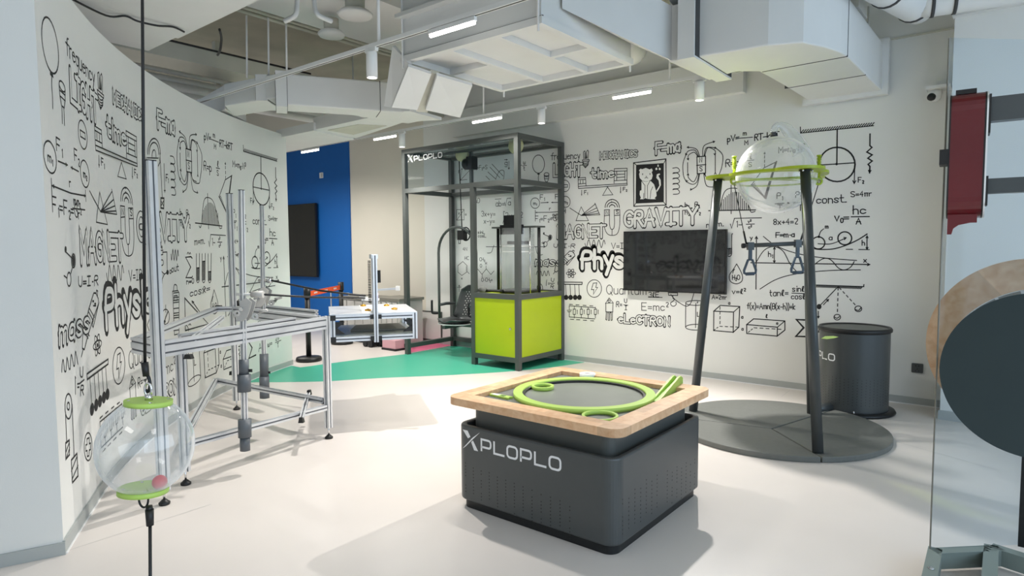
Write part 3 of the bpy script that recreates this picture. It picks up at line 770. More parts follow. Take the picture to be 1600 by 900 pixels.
def prof(name, a, b, w=.045, h=.045, up=(0,0,1), nw=1, nh=1, m=None):
    o = MB().profile(a, b, w, h, up, nw, nh).build(name, m or M_alu, hm); slots(o, a, b, w, h, up, nw, nh); return o
def slotfill(a, b, w, h, up=(0,0,1), nh=1): pass
def foot(p, par):
    MB().lathe((p.x,p.y,0), [(0,0),(.030,0),(.032,.012),(.02,.022),(.014,.03),(0,.03)], 18).build('foot', M_black, par)
    MB().tube((p.x,p.y,.025), (p.x,p.y,.10), .007, .007, 10).build('foot_stud', M_chrome, par)
for p, h, w in ((Np,2.0,.052),(N2,.875,.045),(Lp,.97,.045),(Rp,2.0,.045)):
    l = prof('leg', p+V3(0,0,.085), p+V3(0,0,h), w, w, dNL)
    foot(p, l)
    if h > 1.5: MB().box((p.x-w/2,p.y-w/2,h),(p.x+w/2,p.y+w/2,h+.006)).build('end_cap', M_black, l)
Z = lambda p, z: V3(p.x, p.y, z)
# top rails
prof('top_rail', Z(Np,.92)+dNL*.03, Z(Lp,.92)-dNL*.02, .045, .095, nh=2)
prof('top_rail', Z(V2p,.92), Z(Np,.92)-V3(.03,0,0), .045, .095, nh=2)
prof('top_rail', Z(V2p,.945)+V3(.0,.02,0), Z(V3p,.945))
prof('top_rail', Z(V3p,.945), Z(Rp,.945))
prof('top_rail', Z(Rp,.92)+dRL*.03, Z(Lp,.92)-dRL*.10, .045, .095, nh=2)
i0, i1 = Z(N2,.947), Z(Lp,.947)+V3(-.17,-.17,0)
prof('inner_rail', i0, i1, .04, .04)
prof('inner_rail', V3(-5.62,3.16,.947), V3(-4.72,3.16,.947), .04, .04)
prof('cross_rail', V3(-5.62,2.95,.947), V3(-5.62,3.18,.947), .04, .04)
prof('cross_rail', Z(N2,.947)+V3(.18,.0,0), Z(N2,.947)+V3(-.9,.72,0), .035, .035)
# lower rails
V3l = V3(-5.70,2.74)
prof('lower_rail', Z(N2,.255)+dNL*.03, Z(Lp,.255)-dNL*.03, .04, .04)
prof('lower_rail', Z(N2,.30), Z(V3l,.30), .04, .04)
prof('lower_rail', Z(V3l,.30), Z(Lp,.30)+V3(-.03,-.02,0), .04, .04)
br0, br1 = on_z(482,616,.30), on_z(471,655,.255)
prof('brace', br0, br1, .03, .03)
def bracket(px, py, ref, s=.05, sx=1.0):
    """black corner bracket on a rail: wedge plate"""
    p = on_z(px, py, ref) if not isinstance(ref, Vector) else ref
    a, b = CR*(s/2*sx), Vector((0,0,s/2))
    f = CF*.02
    m = MB(); m.add([p-a-b-f,p+a-b-f,p+a*.6+b-f,p-a*.6+b-f,p-a-b+f,p+a-b+f,p+a*.6+b+f,p-a*.6+b+f],
                    [(0,1,2,3),(7,6,5,4),(0,4,5,1),(1,5,6,2),(2,6,7,3),(3,7,4,0)])
    return m.build('corner_bracket', M_black, hm)
for px, py, z, s, sx in ((342,480,.955,.036,1.9),(368,474,.985,.05,1.9),(376,487,.955,.04,2.0),(295,557,.855,.028,1.7),(483,613,.305,.04,.9),(471,656,.25,.04,.9),(506,627,.29,.04,.7),(361,583,.335,.035,.6)):
    bracket(px, py, z, s, sx)
# platform box, turned 45 degrees at the corner of the frame
FL, FR, BR = V3(-4.228,2.949), V3(-3.842,3.522), V3(-4.45,3.937); BL = FL+(BR-FR)
PT, PB = .968, .755
pe1 = (FR-FL).normalized(); pe2 = (BL-FL).normalized()
MB().prism([(q.x,q.y) for q in (FL,FR,BR,BL)], PT, PT+.008, XYZ).build('platform_top', M_alu, hm)
ins = .02
cor = [FL+pe1*ins+pe2*ins, FR-pe1*ins+pe2*ins, BR-pe1*ins-pe2*ins, BL+pe1*ins-pe2*ins]
for k in range(4):
    a, b = cor[k], cor[(k+1)%4]; dd = (b-a).normalized()
    prof('platform_rail', Z(a,PT-.021)+dd*.02, Z(b,PT-.021)-dd*.02, .04, .04)
    prof('platform_rail', Z(a,PB+.02)+dd*.02, Z(b,PB+.02)-dd*.02, .04, .04)
    prof('platform_post', Z(a,PB), Z(a,PT), .04, .04, pe1)
MB().prism([(q.x,q.y) for q in cor], PB+.044, PB+.050, XYZ).build('shelf_plate', M_plate, hm)
for a in (cor[0],cor[1]):
    for z, sg in ((PT-.055,1),(PB+.06,-1)):
        s_ = 1 if a is cor[0] else -1
        m = MB(); A_ = Z(a,z)+pe1*s_*.02; B_ = A_+pe1*s_*.075; C_ = A_-V3(0,0,sg*.06)
        m.prism([(0,0),(1,0),(.75,.25),(.2,.8),(0,1)], -.012, .012, lambda u, v, w: A_+(B_-A_)*u+(C_-A_)*v+pe2*w).build('gusset', M_black, hm)
for z in (PT-.02, PB+.02):
    MB().beam(Z(cor[0],z)-pe1*.045-pe2*.02, Z(cor[0],z)+pe1*.025-pe2*.02, .012, .042).build('corner_bracket', M_black, hm)
sd = thing('folded_board', Z((cor[1]+cor[3])/2,PB+.05), 'thin grey board lying on the lower shelf of the drawing platform', 'board')
cc_ = (cor[0]+cor[2])/2
MB().prism([(q.x,q.y) for q in (cc_+pe1*.28-pe2*.2, cc_+pe1*.26+pe2*.22, cc_-pe1*.12+pe2*.2, cc_-pe1*.18-pe2*.14)], PB+.051, PB+.064, XYZ).build('board', M_greytop, sd)
# paper with four brass weights
pc = (FL+FR+BR+BL)/4+pe1*.02
PP = [on_z(561,479,PT), on_z(567,491,PT), on_z(619,486,PT), on_z(607,476,PT)]
tag(MB().prism([(q.x,q.y) for q in PP], PT+.009, PT+.0105, XYZ).build('drawing_paper', M_paper), 'white drawing paper held by brass weights on the platform', 'paper')
for (px, py), nm in zip(((567.5,477),(575,484),(604,476.5),(616,482)), ('back left','front left','back right','front right')):
    q = on_z(px, py, PT+.02)
    t = MB().cyl((0,0,0), .026, 0, .014, 20); t.cyl((0,0,0), .012, .014, .018, 14)
    o = t.build('brass_weight', M_brass); o.location = (q.x,q.y,PT+.011)
    tag(o, 'round brass weight on the %s corner of the drawing paper' % nm, 'weight', 'brass paper weights')
# mast with pen arm
mp_ = FL+(FR-FL)*.515-pe2*.022
ms = prof('mast', Z(mp_,PB-.01), Z(mp_,1.44), .034, .034, pe1)
m2 = mp_+pe2*.10-pe1*.01
prof('mast', Z(m2,PT+.008), Z(m2,1.42), .022, .022, pe1)
MB().beam(Z(mp_,1.43)+pe2*.0, Z(m2,1.43)+pe2*.03, .05, .035).build('mast_head', M_alu, hm)
chn = MB()
for k in range(26): chn.box((m2.x-.05,m2.y-.01,1.05+k*.0135),(m2.x-.038,m2.y+.01,1.058+k*.0135))
chn.build('drive_chain', M_blackm, hm)
a_ = Z(mp_,1.165)+CR*.02
MB().beam(a_, a_+CR*.15+V3(0,0,.01), .016, .016).build('side_arm', M_alu, hm)
MB().beam(a_+CR*.145+V3(0,0,.012), a_+CR*.175+V3(0,0,.012), .03, .035).build('arm_end', M_white, hm)
for z in (PT-.02, PB+.02): MB().beam(Z(mp_,z)-pe1*.045+pe2*.005, Z(mp_,z)+pe1*.045+pe2*.005, .012, .034).build('mast_clamp', M_black, hm)
MB().box((mp_.x-.008,mp_.y+.03,1.22),(mp_.x+.008,mp_.y+.05,1.32)).build('slider', M_black, hm)
pn = at(571,468,5.3)
MB().beam(pn-CR*.03, pn+CR*.115, .03, .02).build('pen_carriage', M_white, hm)
MB().beam(pn-CR*.05+V3(0,0,.015), pn+CR*.02+V3(0,0,.015), .02, .02).build('pen_carriage', M_white, hm)
MB().tube(at(589,482,5.25), at(590,458,5.25), .006, .006, 10).build('pen', M_pen, hm)
# the two pendulums
def pendulum(top, gim, bot, dep, ws, label):
    pt_, pb_ = at(*top, dep), at(*bot, dep)
    t = thing('pendulum', at(*gim, dep), label, 'pendulum', None)
    slots(MB().profile(pb_, pt_, .03, .03, dNL, 1, 1, .008, .008).build('rod', M_alu, t), pb_, pt_, .03, .03, dNL, 1, 1)
    MB().beam(pt_-V3(0,0,.002), pt_+V3(0,0,.004), .03, .03, dNL).build('rod_cap', M_black, t)
    for y0, y1, r in ws:
        za, zb_ = at(bot[0], y0, dep).z, at(bot[0], y1, dep).z
        f = lambda z: pb_+(pt_-pb_)*((z-pb_.z)/(pt_.z-pb_.z))
        o = MB().tube(f(zb_), f(za), r, r, 28).build('weight', M_pvc, t)
    for y in [w[1] for w in ws[:1]]:
        z = at(bot[0], y-6, dep).z; q = pb_+(pt_-pb_)*((z-pb_.z)/(pt_.z-pb_.z))
        MB().beam(q+CR*.03, q+CR*.055, .008, .02).build('wing_screw', M_black, t)
    return t
pA = pendulum((377,297.5),(382,490),(383,705),4.2, ((562,585,.032),(585,612,.043),(655,683,.042),(683,704,.032)), 'front pendulum rod with two pairs of grey weights in the aluminium machine')
pB = pendulum((409,321),(412,465),(413.5,623),5.75, ((553,588,.038),(588,609,.043),(609,622,.042)), 'rear pendulum rod with one grey weight stack by the curved wall')
def gimbal(p, s, par):
    """grey plastic fork with bearings"""
    f = lambda u, v, w: p+CR*u*s+V3(0,0,v*s)+CF*w*s
    for w in (-.055, .045):
        MB().prism([(-.09,-.10),(-.02,-.10),(.02,-.06),(.05,.02),(.07,.09),(.02,.13),(-.05,.09),(-.045,.0),(-.075,-.04)], w, w+.014, f).build('fork_plate', M_greyside, par)
    MB().tube(f(-.03,.02,-.075), f(-.03,.02,.075), .018*s, .018*s, 14).build('axle', M_chrome, par)
    for u, v in ((-.075,-.02),(.10,-.05)):
        MB().annulus(f(u,v,-.06), .012*s, .032*s, 0, .02*s, 20, CF).build('bearing', M_chrome, par)
    MB().tube(f(.12,-.01,0), f(.20,.01,0), .014*s, .014*s, 12).build('axle_stub', M_greyside, par)
gimbal(at(386,486,4.2), .68, pA); gimbal(at(413,466,5.75), .8, pB)
# horizontal clear arms and the two black drawing rods
q = at(381,460,4.2)
MB().tube(q-CR*.05, q+CR*.12, .010, .010, 12).build('clear_arm', M_white, pA); MB().tube(q+CR*.05, q+CR*.13, .020, .024, 16).build('arm_socket', M_greyside, pA)
q2 = at(414,438,5.75)
MB().tube(q2-CR*.06, q2+CR*.06, .012, .012, 12).build('clear_arm', M_greyside, pB); MB().annulus(q2+CR*.045, .008, .026, -.02, .02, 16, CR).build('arm_socket', M_chrome, pB)
MB().sweep([q+CR*.12, at(490,464.5,4.75), pn+V3(0,0,.012)], .0075, 10).build('drawing_rod', M_black, pA)
MB().sweep([q2+CR*.05, at(500,454,5.5), pn+V3(0,0,.03)], .0085, 10).build('drawing_rod', M_black, pB)

# ================================================================== hanging bubble in the foreground
DB = 1.75
bc = at(228,697,DB)
tb0, tb1 = at(220.5,-260,DB), at(235.5,1150,DB)
bt = thing('hanging_bubble', bc, 'clear acrylic bubble with two lime discs hanging on a black rope at the left', 'bubble')
ax = (at(229,632,DB)-at(230.5,765,DB)).normalized(); ax = (ax+CR*.07).normalized()
Rb, Rv = 69/FPX*DB, 75/FPX*DB
m = MB(); prof_ = []
for i in range(25):
    a = pi*i/24; hh = -cos(a)*Rv; rr_ = sin(a)*Rb
    if rr_ < Rb*.46: continue
    prof_.append((rr_, hh))
dz = prof_[-1][1]
m.lathe(bc, prof_, 56, ax); m.build('globe', M_glass, bt)
rd_ = 34/FPX*DB
for nm, s_ in (('top_disc',1),('bottom_disc',-1)):
    h0 = dz-.001 if s_ > 0 else -dz-.013
    dm = MB(); dm.cyl(bc, rd_*(1 if s_ > 0 else 1.06), h0, h0+.014, 48, ax); dk = dm.build(nm, M_green, bt)
    sc2 = MB(); a1 = ax.orthogonal().normalized(); b1_ = ax.cross(a1)
    for k in range(4): sc2.cyl(bc+(a1*cos(k*pi/2+.5)+b1_*sin(k*pi/2+.5))*rd_*.8, .004, h0-.001, h0+.0152, 10, ax)
    sc2.build('screws', M_chrome, dk)
htop, hbot = bc+ax*(dz+.012), bc-ax*(dz+.012)
MB().cyl(htop, .011, 0, .016, 6, ax).build('eye_nut', M_chrome, bt)
def loop(c, rx, rz, r): return MB().sweep([c+CR*(rx*cos(2*pi*i/20))+Vector((0,0,rz*sin(2*pi*i/20))) for i in range(20)], r, 8, closed=True)
loop(htop+V3(0,0,.03), .009, .018, .0035).build('eye', M_chrome, bt)
ro = at(229,588,DB)
MB().sweep(bez([at(228,582,DB),at(233,592,DB),at(234.5,604,DB),at(231,612,DB),at(227,609,DB)],6), .0045, 10).build('snap_hook', M_blackm, bt)
MB().tube(at(226,566,DB), at(228.5,588,DB), .0095, .0085, 14).build('rope_sleeve', M_black, bt)
MB().sweep([tb0, at(226.5,568,DB)], .0042, 10).build('rope', M_black, bt)
loop(hbot-V3(0,0,.020), .013, .024, .0028).build('shackle', M_blackm, bt)
MB().tube(at(233.5,796,DB), at(234.5,821,DB), .011, .0095, 14).build('rope_sleeve', M_black, bt)
MB().tube(at(233,790,DB), at(233.5,798,DB), .008, .010, 14).build('rope_sleeve', M_black, bt)
MB().sweep([at(234.5,820,DB), V3(tb1.x,tb1.y,.0) if tb1.z < 0 else tb1], .0045, 10).build('rope', M_black, bt)
rb = at(249.5,753.5,DB-.01)
inner = bc-ax*(dz-.001)
r_ball = .0195
up_ = (rb-inner).dot(ax); rb = rb+ax*(r_ball-up_+.0005)
o = MB().sphere((0,0,0), r_ball, 24, 14).build('red_ball', M_redball); o.location = rb
tag(o, 'small red ball lying inside the hanging clear bubble', 'ball')

# ================================================================== sound exhibit at the right edge
gx = thing('sound_exhibit_frame', (-.1,3.4,0), 'dark steel base frame standing on the floor in the lower right corner', 'frame')
M_olvs = mat('grey_green_steel', srgb(122, 134, 130), .45, metal=.15)
A_, B_, C_, D_ = on_z(1452,856,.1), on_z(1549,851.5,.1), on_z(1640,880,.1), on_z(1441,905,.1)
dl = (D_-A_).normalized(); inn_ = Vector((.7,.7,0))
def bar(a, b, w=.055, h=.075): MB().beam(a-V3(0,0,h/2), b-V3(0,0,h/2), w, h).build('base_bar', M_olvs, gx)
dab = (B_-A_).normalized(); nab = Vector((-dab.y*-1, -dab.x, 0))
nn_ = Vector((dab.y, -dab.x, 0))          # toward the camera
bar(A_+nn_*.0275, B_+nn_*.0275+dab*.02)
d2_ = (on_z(1546,905,.1)-B_).normalized()
bar(A_+dab*.03, A_+dab*.03+dl*.75)
bar(B_, B_+d2_*.75)
bar(B_+dab*.0, C_)
MB().cyl(A_+dl*.24+dab*.03, .012, 0, .004, 12).build('base_bolt', M_chrome, gx)
pq = at(1606,700,2.9); cd = at(1624,587,2.62)
MB().box((pq.x-.02,pq.y-.02,.1),(pq.x+.03,pq.y+.03,1.75)).build('upright', M_blackm, gx)
MB().beam(V3(pq.x,pq.y,1.0), cd+CF*.01, .05, .05).build('disc_arm', M_blackm, gx)
cw = at(1613,543,3.02)
MB().beam(V3(pq.x,pq.y,1.15), cw-CF*.02, .06, .06).build('wood_arm', M_blackm, gx)
nd = (CO-cd).normalized()
MB().cyl(cd, 129.5/FPX*2.62*1.0, -.012, .012, 96, nd).build('front_disc', M_teal, gx)['label'] = 'big dark green disc in front'
# beech disc glued from slanted boards, with a round opening and white strings
nw_ = (CO-cw).normalized(); u1 = Vector((0,0,1)); u1 = (u1-nw_*u1.dot(nw_)).normalized(); u2 = u1.cross(nw_)
RW = 139.5/FPX*3.02; ang_ = radians(-50); e1 = u2*cos(ang_)+u1*sin(ang_); e2 = -u2*sin(ang_)+u1*cos(ang_)
hc = at(1636,586,3.0); hv = hc-cw; hx, hy = hv.dot(e1), hv.dot(e2); RH = 138/FPX*3.0*.985
wd = thing('wooden_sound_disc', cw, 'round beech board with white strings partly hidden behind the dark disc', 'board')
nb = 7
for k in range(nb):
    lo_, hi_ = -RW+2*RW*k/nb, -RW+2*RW*(k+1)/nb
    # strip lo..hi in e2, cut by the outer circle; the opening is cut by clipping to outside of the hole
    def clipx(sgn):
        pts_o = []; pts_i = []
        for j in range(13):
            y = lo_+(hi_-lo_)*j/12
            xo = sqrt(max(0, RW*RW-y*y)); t_ = RH*RH-(y-hy)**2
            xi = hx+sgn*sqrt(t_) if t_ > 0 else None
            pts_o.append((sgn*xo, y)); pts_i.append((xi, y))
        return pts_o, pts_i
    for sgn in (-1, 1):
        po, pi_ = clipx(sgn)
        inner_ = [((xi if xi is not None else 0.0) if (xi is None or sgn*(po[j][0]-xi) > 0) else po[j][0], y) for j, (xi, y) in enumerate(pi_)]
        poly = po+inner_[::-1]
        # split in 6 quads to stay planar and simple
        m = MB()
        for j in range(12):
            a_, b_, c_, d_ = po[j], po[j+1], inner_[j+1], inner_[j]
            if abs(a_[0]-d_[0]) < 1e-4 and abs(b_[0]-c_[0]) < 1e-4: continue
            m.prism([a_, b_, c_, d_], -.014, .014, lambda u, v, w: cw+e1*u+e2*v+nw_*w)
        if m.v: m.build('beech_board', M_wood, wd)
M_hole = mat('grey_sound_skin', srgb(150, 150, 140), .6)
MB().cyl(hc, RH, -.03, -.02, 72, nw_).build('sound_skin', M_hole, wd)
for k in range(9):
    a = radians(-60+15*k); q0 = hc+(u2*sin(a)+u1*cos(a))*RH*.6; q1 = hc+(u2*sin(a)+u1*cos(a))*RH*1.0
    MB().beam(q0+nw_*.016, q1+nw_*.016, .014, .004, nw_).build('string', M_string, wd)
# clear pane standing on the frame
g0 = on_z(1452.5,857,.1); gd_ = (B_-A_).normalized()
pane = thing('clear_pane', g0, 'tall clear acrylic pane standing on the base frame at the right edge', 'pane')
gn = Vector((-gd_.y, gd_.x, 0))
MB().add([g0+gd_*u+gn*w+V3(0,0,z) for z in (0,2.3) for u, w in ((.004,-.003),(1.6,-.003),(1.6,.003),(.004,.003))],
         [(0,1,2,3),(7,6,5,4),(0,4,5,1),(1,5,6,2),(2,6,7,3),(3,7,4,0)]).build('sheet', M_pane, pane)
MB().add([g0+gd_*u+gn*w+V3(0,0,z) for z in (0,2.3) for u, w in ((0,-.003),(.004,-.003),(.004,.003),(0,.003))],
         [(0,1,2,3),(7,6,5,4),(0,4,5,1),(1,5,6,2),(2,6,7,3),(3,7,4,0)]).build('polished_edge', M_greytop, pane)
# red instrument body on two arms
DG = 2.62
gc = at(1510,240,DG); vd = (gc-CO); vd.z = 0; vd.normalize(); gw = Vector((vd.y, -vd.x, 0))   # gw: thickness direction, edge-on to the viewer
gt = thing('red_instrument', gc, 'red lacquered instrument body seen from its side on two dark arms', 'instrument')
zt, zb2 = at(1510,139,DG).z, at(1506,338,DG).z
Hh = zt-zb2; hw = 26.5/FPX*DG/ .80
def outline(k):
    pts = []
    for i in range(48):
        a = 2*pi*i/48; z = sin(a); x = cos(a)
        w = .19*(1-.16*cos(2.2*z))*abs(cos(a))**.6*(1 if x > 0 else -1)
        pts.append((w, Hh/2*(abs(z)**.55)*(1 if z > 0 else -1)))
    return pts
cz = (zt+zb2)/2
fg = lambda u, v, w: Vector((gc.x,gc.y,cz))+vd*(u+.19)+gw*w+V3(0,0,v)
tw = 52/FPX*DG*cos(0.615)**1.0*1.02
MB().prism(outline(0), -tw/2, tw/2, fg).build('body', M_red, gt)
for w0, w1, m_ in ((-tw/2-.006,-tw/2,M_black),(tw/2,tw/2+.006,M_black),(tw/2+.006,tw/2+.012,M_white)):
    MB().prism([(u*1.01, v*1.004) for u, v in outline(0)], w0, w1, fg).build('binding', m_, gt)
kx = [(-.02,0),(.06,0),(.06,-.03),(.045,-.035)]
MB().prism([(-tw/2,0),(tw/2-.012,0),(tw/2-.012,-.036),(.022,-.036),(-.018,-.045),(-.036,-.06),(-.042,-.085),(-tw/2,-.085)], -.03, .03,
           lambda u, v, w: Vector((gc.x,gc.y,zb2))+vd*(.10+w)+gw*u+V3(0,0,v+.012)).build('neck_heel', M_red, gt)
MB().box((-.0,-.0,-.0),(.001,.001,.001))
def gbox(name, u0, u1, z0, z1, d0, d1, m_):
    b = Vector((gc.x,gc.y,0)); vs = [b+gw*u+vd*q+V3(0,0,z) for z in (z0,z1) for u, q in ((u0,d0),(u1,d0),(u1,d1),(u0,d1))]
    return MB().add(vs, [(0,3,2,1),(4,5,6,7),(0,1,5,4),(1,2,6,5),(2,3,7,6),(3,0,4,7)]).build(name, m_, gt)
gbox('bridge_block', -tw/2-.036, -tw/2-.006, at(1478,254,DG).z, at(1478,230,DG).z, .02, .12, M_black)
gbox('end_block', -tw/2+.012, tw/2-.03, zt-.003, zt+.016, .10, .28, M_black)
for ya, yb, nm in ((151,190,'arm'),(277,302,'arm')):
    z1_, z0_ = at(1545,ya+2,DG).z, at(1545,yb,DG).z
    gbox(nm, tw/2+.012, tw/2+.55, z0_, z1_, .05, .11, M_char)
    gbox('arm_plate', tw/2+.012, tw/2+.02, z0_-.05, z1_+.01, .03, .13, M_black)
# upright that carries both arms, outside the frame
gbox('arm_upright', tw/2+.55, tw/2+.61, 0, 2.2, .05, .11, M_char)

# ================================================================== things at the far end of the hall
def barrier_post(q, h, label):
    t = thing('barrier_post', (q.x,q.y,0), label, 'barrier post', 'belt barrier posts')
    MB().lathe((q.x,q.y,0), [(0,0),(.165,0),(.17,.02),(.16,.05),(.04,.06),(0,.06)], 32).build('base', M_black, t)
    MB().tube((q.x,q.y,.05), (q.x,q.y,h-.13), .034, .034, 18).build('pole', M_black, t)
    MB().tube((q.x,q.y,h-.13), (q.x,q.y,h), .045, .045, 18).build('belt_head', M_black, t)
    return t
qa, qb = V3(-7.37,4.80), V3(-8.26,5.98)
barrier_post(qa, .97, 'black belt barrier post nearer the curved mural wall'); barrier_post(qb, .97, 'black belt barrier post in front of the blue wall, behind the platform')
dq = (qb-qa).normalized(); pq_ = Vector((-dq.y, dq.x, 0))
bl = thing('barrier_belt', qa+V3(0,0,.9), 'orange barrier belt stretched between the two black posts', 'belt')
def belt(z, o): return [qa+dq*.045+pq_*o+V3(0,0,z), qb-dq*.045+pq_*o+V3(0,0,z)]
vs4 = belt(.855,-.0015)+belt(.925,-.0015)[::-1]+belt(.855,.0015)+belt(.925,.0015)[::-1]
MB().add(vs4, [(0,1,2,3),(7,6,5,4),(0,4,5,1),(1,5,6,2),(2,6,7,3),(3,7,4,0)]).build('belt', M_orange, bl)
mk = MB()
for t_ in (.22,.52,.80):
    for s_ in (-1, 1):
        c = qa.lerp(qb,t_)+pq_*s_*.0025
        for k in range(4):
            a = c+dq*(k-1.5)*.035
            mk.add([a-dq*.012+V3(0,0,.878), a+dq*.012+V3(0,0,.878), a+dq*.008+V3(0,0,.902), a-dq*.014+V3(0,0,.902)], [(0,1,2,3)])
mk.build('belt_print', M_logo, bl, fix=False)
def cabinet(x0, x1, y0, y1, z0, z1, label):
    t = thing('display_cabinet', ((x0+x1)/2,(y0+y1)/2,0), label, 'cabinet', 'low cabinets before the beige wall')
    MB().box((x0+.02,y0+.02,.06),(x1-.02,y1-.02,z1-.04)).build('body', M_greyside, t)
    MB().box((x0,y0,z1-.04),(x1,y1,z1)).build('top', M_greytop, t)
    n = 4
    for k in range(n):
        a = x0+.04+(x1-x0-.08)*k/n; b = x0+.04+(x1-x0-.08)*(k+1)/n-.03
        MB().box((a,y0+.005,.10),(b,y0+.02,z1-.06)).build('door', M_greyside, t)
    MB().box((x0+.04,y0+.04,0),(x1-.04,y1-.04,.06)).build('plinth', M_black, t)
q1, q2_ = on_y(536,470,6.3), on_y(590,468,6.3)
cabinet(q1.x, q2_.x, 6.2, 6.7, 0, .72, 'low grey display cabinet right of the barrier post, behind the drawing platform')
q1, q2_ = on_y(593,468,6.3), on_y(632,468,6.3)
cabinet(q1.x, q2_.x, 6.2, 6.7, 0, .74, 'low grey display cabinet beside the left post of the swing frame')
q1, q2_ = on_y(614,540,6.2), on_y(634,540,6.2)
t = thing('pink_floor_box', ((q1.x+q2_.x)/2,6.08,0), 'small pink and white box on a black base at the foot of the swing frame', 'box')
MB().box((q1.x,6.0,.03),(q2_.x,6.17,.15)).build('box', M_pinkbox, t); MB().box((q1.x-.01,5.99,0),(q2_.x+.01,6.18,.03)).build('base', M_black, t)
for px in (582, 603):
    q = on_z(px, 536, .05)
    t = thing('wheeled_robot', (q.x,q.y,0), ('low black wheeled unit left of the pink box' if px > 590 else 'low black wheeled unit under the middle of the platform'), 'robot', 'black wheeled units')
    MB().box((q.x-.10,q.y-.09,.03),(q.x+.10,q.y+.09,.13)).build('body', M_black, t)
    MB().box((q.x-.07,q.y-.06,.13),(q.x+.07,q.y+.06,.19)).build('top_unit', M_greytop, t)
    for s_ in (-1, 1): MB().tube((q.x+s_*.06,q.y-.10,.045),(q.x+s_*.06,q.y-.07,.045), .045, .045, 16).build('wheel', M_blackm, t)
# thin wire stand before the blue wall
q = on_y(517,456,6.5); q3 = on_y(545,458,6.5)
t = thing('wire_stand', (q.x,6.5,0), 'thin white wire stand in front of the blue wall', 'stand')
MB().sweep([(q.x,6.5,0),(q.x,6.5,q.z),(q3.x,6.5,q3.z),(q3.x,6.5,.0)], .010, 8).build('frame', M_white, t)
# ================================================================== overhead: tracks, lamps, ducts, pipes
def track(y, z, x0, x1, label):
    t = thing('light_track', ((x0+x1)/2,y,z), label, 'track')
    MB().box((x0,y-.018,z),(x1,y+.018,z+.03)).build('rail', M_white, t)
    MB().box((x0,y-.005,z-.0015),(x1,y+.005,z)).build('slot', M_black, t)
    return t
t1 = track(3.13, 3.0, -6.9, -1.0, 'long white light track crossing in front of the square air unit')
t2 = track(5.57, 3.0, -9.3, -1.6, 'white light track parallel to the mural wall')
for x, t in ((on_y(592,62,3.13).x,t1),):
    MB().tube((x,3.13,3.03),(x,3.13,4.25), .012, .012, 10).build('hanger_rod', M_white, t)
for x in (-2.6,-4.9,-7.3):
    MB().tube((x,5.57,3.03),(x,5.57,4.25), .010, .010, 10).build('hanger_rod', M_white, t2)
def led(p0, p1, y, z, label):
    a, b = on_y(*p0, y), on_y(*p1, y); x0, x1 = a.x, b.x
    t = thing('led_bar_lamp', ((x0+x1)/2,y,z), label, 'lamp', 'bar lamps on the tracks')
    MB().box((x0,y-.014,z-.030),(x1,y+.014,z-.002)).build('housing', M_white, t)
    MB().prism(rrect(-.012,-.022,.012,0,.009,4), x0+.01, x1-.01, lambda u, v, w: (w,y+u,z-.030+v)).build('diffuser', M_led, t)
    l = bpy.data.lights.new('led_light', 'AREA'); l.shape = 'RECTANGLE'; l.size = x1-x0; l.size_y = .04; l.energy = LED_POWER; l.color = (1,.96,.90); l.spread = radians(150)
    o = bpy.data.objects.new('led_light', l); COL.objects.link(o); o.location = ((x0+x1)/2-t.location.x, 0, -.072); o.parent = t
led((671,53),(743,31),3.13,2.998,'bright bar lamp on the near track beneath the square air unit')
led((738,184),(784,180),5.57,2.998,'bar lamp on the far track above the swing frame')
led((957,145),(1018,138),5.57,2.998,'bar lamp on the far track right of the square air unit')
led((584,213),(619,210),5.57,2.998,'bar lamp on the far track left of the swing frame')
led((471,236),(498,232),5.57,on_y(484,232,5.57).z,'bar lamp over the blue wall at the far left')
def spot(px, ytop, ybot, y, label, aim=(0,0), power=None):
    c = on_y(px, (ytop+ybot)/2, y); x = c.x
    zt_, zb_ = 2.972, on_y(px, ybot, y).z
    t = thing('track_spotlight', (x,y,zt_), label, 'spotlight', 'cylinder spotlights on the tracks')
    MB().box((x-.06,y-.016,zt_),(x+.06,y+.016,3.0)).build('adapter', M_white, t)
    MB().lathe((x,y,0), [(0,zt_),(.040,zt_),(.042,zt_-.006),(.042,zb_),(.036,zb_),(.036,zb_+.006)], 28).build('cylinder', M_white, t)
    MB().cyl((x,y,zb_+.006), .036, 0, .003, 24).build('lens', M_lens, t)
    l = bpy.data.lights.new('spot_light', 'SPOT'); l.energy = power or SPOT_POWER; l.spot_size = radians(100); l.spot_blend = .6; l.shadow_soft_size = .025; l.color = (1,.96,.91)
    o = bpy.data.objects.new('spot_light', l); COL.objects.link(o); o.parent = t; o.location = (0,0,zb_-.02-zt_); o.rotation_euler = (aim[0],aim[1],0)
spot(581,78,122,3.13,'white cylinder spotlight on the near track in the middle of the hall', (0,0), SPOT_POWER*1.6)
spot(846,166,193,5.57,'white cylinder spotlight above the right corner of the swing frame')
spot(1093,125,157,5.57,'white cylinder spotlight beneath the insulated duct on the right', (radians(-25),0), SPOT_POWER*2.6)
spot(628,208,230,5.57,'white cylinder spotlight at the left corner of the swing frame')

